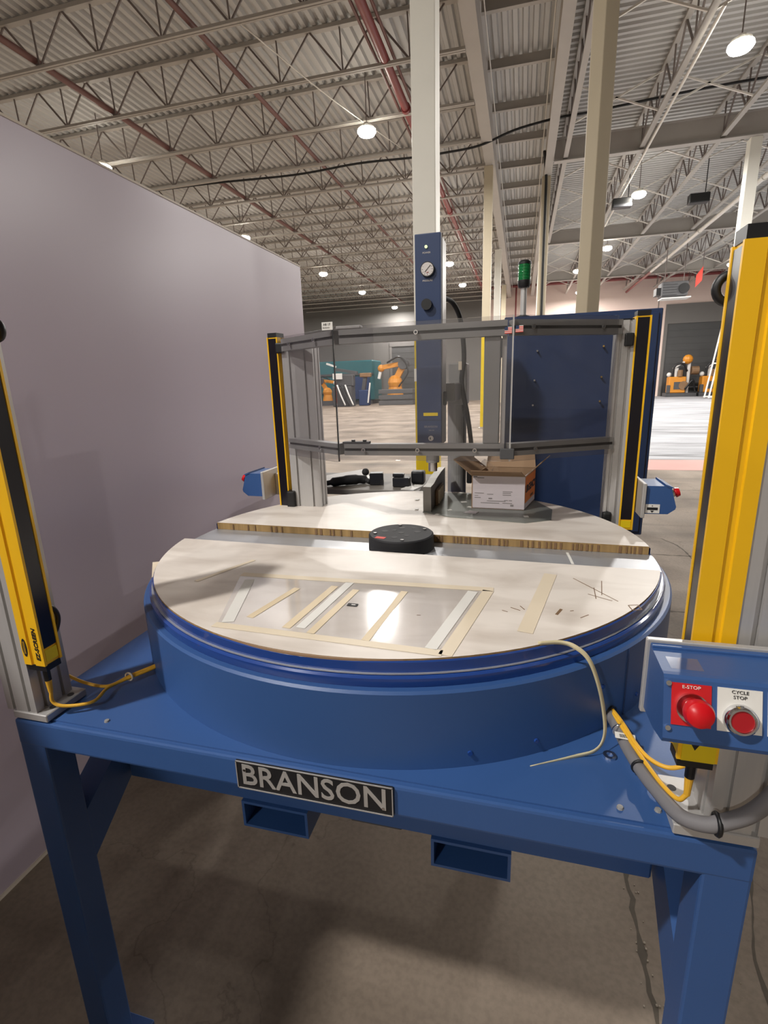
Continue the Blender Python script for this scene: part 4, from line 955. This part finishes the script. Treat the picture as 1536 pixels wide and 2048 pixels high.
# ---------------- side bench with scattered parts behind the table
bn = thing('side_bench', (-.85, 2.75, 0), 'pale-topped work bench behind the table, left of the press', 'bench')
MB().box(-1.28, -.50, 2.52, 3.02, .93, .96, .004).build('bench_top', M['bench'], bn)
for x in (-1.24, -.58):
    for y in (2.56, 2.94): MB().box(x, x+.04, y, y+.04, 0, .93).build('leg', M['wood'], bn)
tag(MB().poly([(-1.16, 2.60, .9615), (-.84, 2.82, .9615), (-.93, 2.99, .990), (-1.22, 2.76, .968)], .0015).build('paper_sheet', M['white'], loc=(-1, 2.8, .9615)), 'white paper sheet lying on the bench behind the guard', 'paper')
tag(MB().tube([(-1.06, 2.56, .975), (-.98, 2.60, .985), (-.90, 2.64, .99), (-.84, 2.68, .985), (-.80, 2.66, .975)], [.014, .025, .028, .024, .014], 10).sphere((-.86, 2.78, 1.01), .022).build('black_cloth', M['black_soft'], loc=(-.95, 2.6, .96)), 'dark crumpled cable bundle on the bench, beside the paper', 'cable')
tag(MB().box(-.80, -.725, 2.64, 2.70, .961, 1.028, .004, 1, R(12)).box(-.735, -.72, 2.645, 2.665, .962, .99).build('black_adapter', M['black'], loc=(-.76, 2.67, .961)), 'black square adapter on the bench, left of the two others', 'adapter', 'black adapters on the bench')
tag(MB().box(-.655, -.565, 2.60, 2.66, .961, 1.012, .004).box(-.66, -.60, 2.625, 2.66, 1.012, 1.03, .003).build('black_adapter', M['black'], loc=(-.61, 2.63, .961)), 'black low adapter with a grey top on the bench, in the middle', 'adapter', 'black adapters on the bench')
tag(MB().box(-.575, -.50, 2.70, 2.76, .961, 1.032, .012, 2).build('black_adapter', M['black'], loc=(-.54, 2.73, .961)), 'black rounded adapter on the bench, nearest the press', 'adapter', 'black adapters on the bench')
tag(MB().box(-.58, -.505, 2.53, 2.66, .9605, .966, 0, 1, R(-15)).build('white_card', M['white'], loc=(-.54, 2.6, .9605)), 'white card under the adapters at the bench corner', 'paper')

# ================================================================== far machines
def robot(name, x, y, s, label, flip=1, head=M['robot']):
    t = thing(name, (x, y, 0), label, 'robot', 'orange robots by the far wall')
    MB().box(x-.7*s, x+.7*s, y-.6*s, y+.6*s, 0, .45*s).build('plinth', M['machine'], t)
    MB().cyl((x, y, .45*s), (x, y, 1.0*s), .5*s, 14, .4*s).build('base', M['robot'], t)
    MB().sphere((x, y, 1.25*s), .45*s).build('turret', M['robot'], t)
    MB().bar((x, y, 1.3*s), (x+.55*flip*s, y, 2.3*s), .28*s, .34*s).build('lower_arm', M['robot'], t)
    MB().cyl((x+.55*flip*s, y-.28*s, 2.3*s), (x+.55*flip*s, y+.28*s, 2.3*s), .3*s, 14).build('elbow', M['machine'], t)
    MB().bar((x+.55*flip*s, y, 2.35*s), (x-.8*flip*s, y, 2.15*s), .24*s, .26*s).build('upper_arm', M['robot'], t)
    MB().sphere((x-.85*flip*s, y, 2.1*s), .22*s).build('wrist', head, t)
    MB().bar((x-.85*flip*s, y, 2.1*s), (x-1.0*flip*s, y, 1.5*s), .16*s).build('tool', M['machine_white'], t)
    MB().tube([(x+.3*flip*s, y-.4*s, 1.0*s), (x+.9*flip*s, y-.4*s, 1.9*s), (x+.4*flip*s, y-.4*s, 2.7*s), (x-.4*flip*s, y-.3*s, 2.4*s)], .05*s, 6).build('cable_loop', M['black'], t)
    return t
def wheel_machine(name, x, y, label):
    t = thing(name, (x, y, 0), label, 'machine', 'orange machines in the dark doorway')
    MB().box(x-.95, x+.95, y-.5, y+.5, 0, .25).build('pallet', M['machine'], t)
    MB().box(x-.8, x+.25, y-.45, y+.35, .25, 1.35, .05).build('body', M['robot'], t)
    MB().box(x-.5, x-.05, y-.47, y-.45, .5, 1.0).build('panel', M['machine'], t)
    MB().cyl((x+.1, y-.5, .75), (x+.1, y-.3, .75), .3, 16).build('wheel', M['brown'], t)
    MB().cyl((x+.45, y, .25), (x+.45, y, 2.4), .1, 10).build('mast', M['machine_white'], t)
    MB().cyl((x+.6, y, 1.75), (x+1.05, y, 1.75), .28, 14).build('drum', M['brown'], t)
    MB().sphere((x+.3, y-.1, 2.5), .32).build('tank', M['robot'], t)
    MB().cyl((x-.3, y, 1.35), (x-.3, y, 1.95), .12, 10).build('cylinder', M['machine_white'], t)
    MB().tube([(x-.6, y-.2, 1.3), (x-.5, y-.3, 2.1), (x, y-.3, 2.2), (x+.3, y-.2, 1.7)], .07, 6).build('hose', M['black'], t)
    MB().sphere((x-.75, y, 1.5), .16).build('light', M['machine_white'], t)
    MB().bar((x-.6, y-.2, 1.9), (x+.1, y-.2, 2.35), .1).build('boom', M['machine_white'], t)
    MB().cyl((x-.15, y-.35, 1.35), (x-.15, y-.35, 1.8), .16, 10).build('canister', M['brown'], t)
    MB().box(x-.9, x-.7, y-.48, y-.2, .25, .8, .03).build('side_box', M['machine'], t)
    MB().tube([(x+.2, y-.5, .5), (x+.6, y-.6, 1.1), (x+.8, y-.4, .6), (x+.9, y-.4, .25)], .06, 6).build('floor_hose', M['black'], t)
    return t
wheel_machine('orange_machine', 10.75, 40.6, 'orange machine right of the cabinet, in the dark doorway')
wheel_machine('orange_machine', 12.8, 40.6, 'orange machine seen through the rolling ladder')
b = thing('steel_rack', (11.9, 41.3, 0), 'low dark steel rack between the two orange machines', 'rack')
for z in (.25, .6, .95): MB().box(11.3, 12.7, 41.2, 41.7, z, z+.05).build('shelf', M['machine'], b)
for x in (11.3, 12.65): MB().box(x, x+.06, 41.2, 41.26, 0, 1.0).build('upright', M['machine'], b)
robot('robot_arm', -9.2, 38.2, 1.25, 'orange robot arm seen through the guard, left of the press', 1)
robot('robot_arm', -14.4, 37.5, .8, 'dull orange robot behind the guard corner, by the teal machine', -1, M['machine_white'])
tm = thing('teal_machine', (-13.6, 39.5, 0), 'large teal machine enclosure seen through the guard', 'machine')
MB().box(-17.5, -11.0, 38.6, 41, .3, 3.3, .08).build('cabinet', M['teal'], tm)
MB().box(-17.5, -11.0, 38.5, 38.6, 2.2, 2.35).build('rail', M['machine'], tm)
MB().box(-12.9, -11.3, 38.52, 38.6, .4, 2.1).build('door_panel', M['blue_dark'], tm)
MB().box(-17.2, -11.2, 38.7, 41, 0, .3).build('plinth', M['machine'], tm)
wm = thing('welding_cell', (-12.4, 35, 0), 'grey and white machine with hanging hoses in front of the teal one', 'machine')
MB().box(-13.0, -11.6, 34.8, 35.8, 0, 1.4, .03).build('cabinet', M['machine'], wm)
MB().box(-12.9, -12.2, 34.75, 34.8, 1.9, 2.3).build('panel', M['machine_white'], wm)
MB().box(-12.9, -11.5, 35.0, 35.6, 1.4, 2.2, .05).build('head', M['machine'], wm)
MB().bar((-13.4, 35, 3.0), (-12.7, 35, 2.75), .12).build('arm', M['machine_white'], wm)
MB().bar((-12.9, 35.2, 2.6), (-11.2, 35.2, 2.3), .2).build('boom', M['machine'], wm)
for k in range(3): MB().tube([(-12.6+.3*k, 34.75, 1.5), (-12.3+.3*k, 34.6, .8), (-12.0+.3*k, 34.6, .1)], .06, 6).build('hose', M['machine_white'] if k != 1 else M['black'], wm)
bc = thing('parts_rack', (-14.8, 33.5, 0), 'cluttered brown parts rack beside the left guard post', 'rack')
for z in (.3, 1.0, 1.7): MB().box(-15.6, -14.0, 33.2, 33.9, z, z+.06).build('shelf', M['machine'], bc)
for x in (-15.6, -14.06):
    for y in (33.2, 33.84): MB().box(x, x+.06, y, y+.06, 0, 2.1).build('upright', M['brown'], bc)
for k, (x, z, sz, m) in enumerate(((-15.3, .36, .4, 'brown'), (-14.8, .36, .5, 'robot'), (-14.3, .36, .3, 'machine'), (-15.2, 1.06, .4, 'cardboard'), (-14.6, 1.06, .45, 'brown'), (-15.0, 1.76, .35, 'cardboard'), (-14.4, 1.76, .4, 'machine'))):
    tag(MB().box(x-sz/2, x+sz/2, 33.3, 33.75, z, z+sz, .03).build('parts_bin', M[m], loc=(x, 33.5, z)), 'parts bin on the far brown rack, %s of seven from the bottom left' % ORD[k], 'bin', 'bins on the far rack')
robot('robot_arm', -16.4, 35.6, .95, 'dull orange robot partly hidden by the left guard post', 1, M['machine'])
ms = thing('spot_welder', (-11.0, 36.2, 0), 'dark upright machine with a pale bracket, left of the orange robot arm', 'machine')
MB().box(-11.4, -10.7, 35.9, 36.6, 0, 1.1, .04).build('pedestal', M['blue_dark'], ms)
MB().bar((-11.1, 36.2, 1.1), (-10.9, 36.2, 2.2), .25).build('mast', M['machine'], ms)
MB().box(-11.3, -10.5, 36.0, 36.4, 2.0, 2.3, .04).build('head', M['brown'], ms)
MB().bar((-10.7, 35.9, .2), (-10.5, 35.9, 1.6), .09).build('bracket', M['machine_white'], ms)
pl = thing('dark_pallet_stack', (-8.4, 36.3, 0), 'low dark stack on the floor below the orange robot', 'pallet')
for z in (0, .4, .8): MB().box(-9.9, -7.4, 35.9, 36.8, z, z+.3, .02).build('block', M['machine'], pl)
# rolling ladder, right
ld_ = thing('rolling_ladder', (11.7, 36, 0), 'tall white rolling ladder at the right, in front of the orange machine', 'ladder')
for yy in (35.5, 36.3):
    MB().bar((11.05, yy, .05), (11.62, yy, 4.9), .07).build('rear_rail', M['pipewhite'], ld_)
    MB().bar((12.5, yy, .05), (11.82, yy, 4.9), .07).build('stile', M['pipewhite'], ld_)
    MB().bar((11.0, yy, .12), (12.7, yy, .12), .08).build('base_rail', M['pipewhite'], ld_)
    MB().bar((11.3, yy, 2.1), (12.2, yy, 2.1), .07).build('cross_rail', M['pipewhite'], ld_)
MB().bar((11.62, 35.5, 4.9), (11.62, 36.3, 4.9), .06).bar((11.82, 35.5, 4.9), (11.82, 36.3, 4.9), .06).build('top_bar', M['pipewhite'], ld_)
for k in range(8): MB().box(12.35-.07*k, 12.62-.07*k, 35.5, 36.3, .5+.5*k, .54+.5*k).build('step', M['alu_dark'], ld_)
tag(MB().box(12.35, 13.3, 37.5, 37.7, 0, 2.3, .02).build('red_partition', M['redsign'], loc=(12.8, 37.6, 0)), 'red upright panel behind the rolling ladder', 'panel')
uh = thing('unit_heater', (7.15, 30, 5.2), 'grey unit heater hanging from the roof, right of the cabinet', 'heater')
MB().box(6.55, 7.75, 29.6, 30.4, 5.25, 5.95, .05).build('casing', M['heater'], uh)
MB().cyl((7.55, 29.55, 5.6), (7.55, 29.62, 5.6), .24, 18).build('fan', M['black'], uh)
for k in range(5): MB().box(6.6, 7.25, 29.57, 29.6, 5.32+.12*k, 5.36+.12*k).build('louvre', M['machine'], uh)
MB().box(6.35, 6.55, 29.7, 30.3, 5.35, 5.7).build('duct', M['black'], uh)
MB().box(6.6, 7.9, 29.6, 30.4, 5.17, 5.22).build('tray', M['machine_white'], uh)
for x in (6.75, 7.6): MB().cyl((x, 30, 5.95), (x, 30, 8.3), .02, 6).build('hanger', M['web'], uh)
rs = MB().poly([(8.13, 30, 5.65), (8.40, 30, 5.95), (8.40, 30, 6.6), (8.13, 30, 6.2)], .03).build('red_sign', M['redsign'], loc=(8.2, 30, 5.6)); tag(rs, 'red hanging sign right of the unit heater', 'sign')
MB().cyl((8.38, 30, 6.6), (8.38, 30, 8.4), .012, 6).build('hanger', M['web'], rs)
for k, (x, y) in enumerate(((2.72, 20.2), (5.1, 20.6))):
    tag(MB().box(x, x+.6, y-.15, y+.15, 6.92, 7.2, .02).cyl((x+.48, y, 7.2), (x+.48, y, 8.355), .015, 6).build('junction_box', M['black'], loc=(x, y, 6.9)), ('black box hanging beside the right bay lamp, near the tan column', 'black box hanging under the roof, farther right of the lamp')[k], 'box')
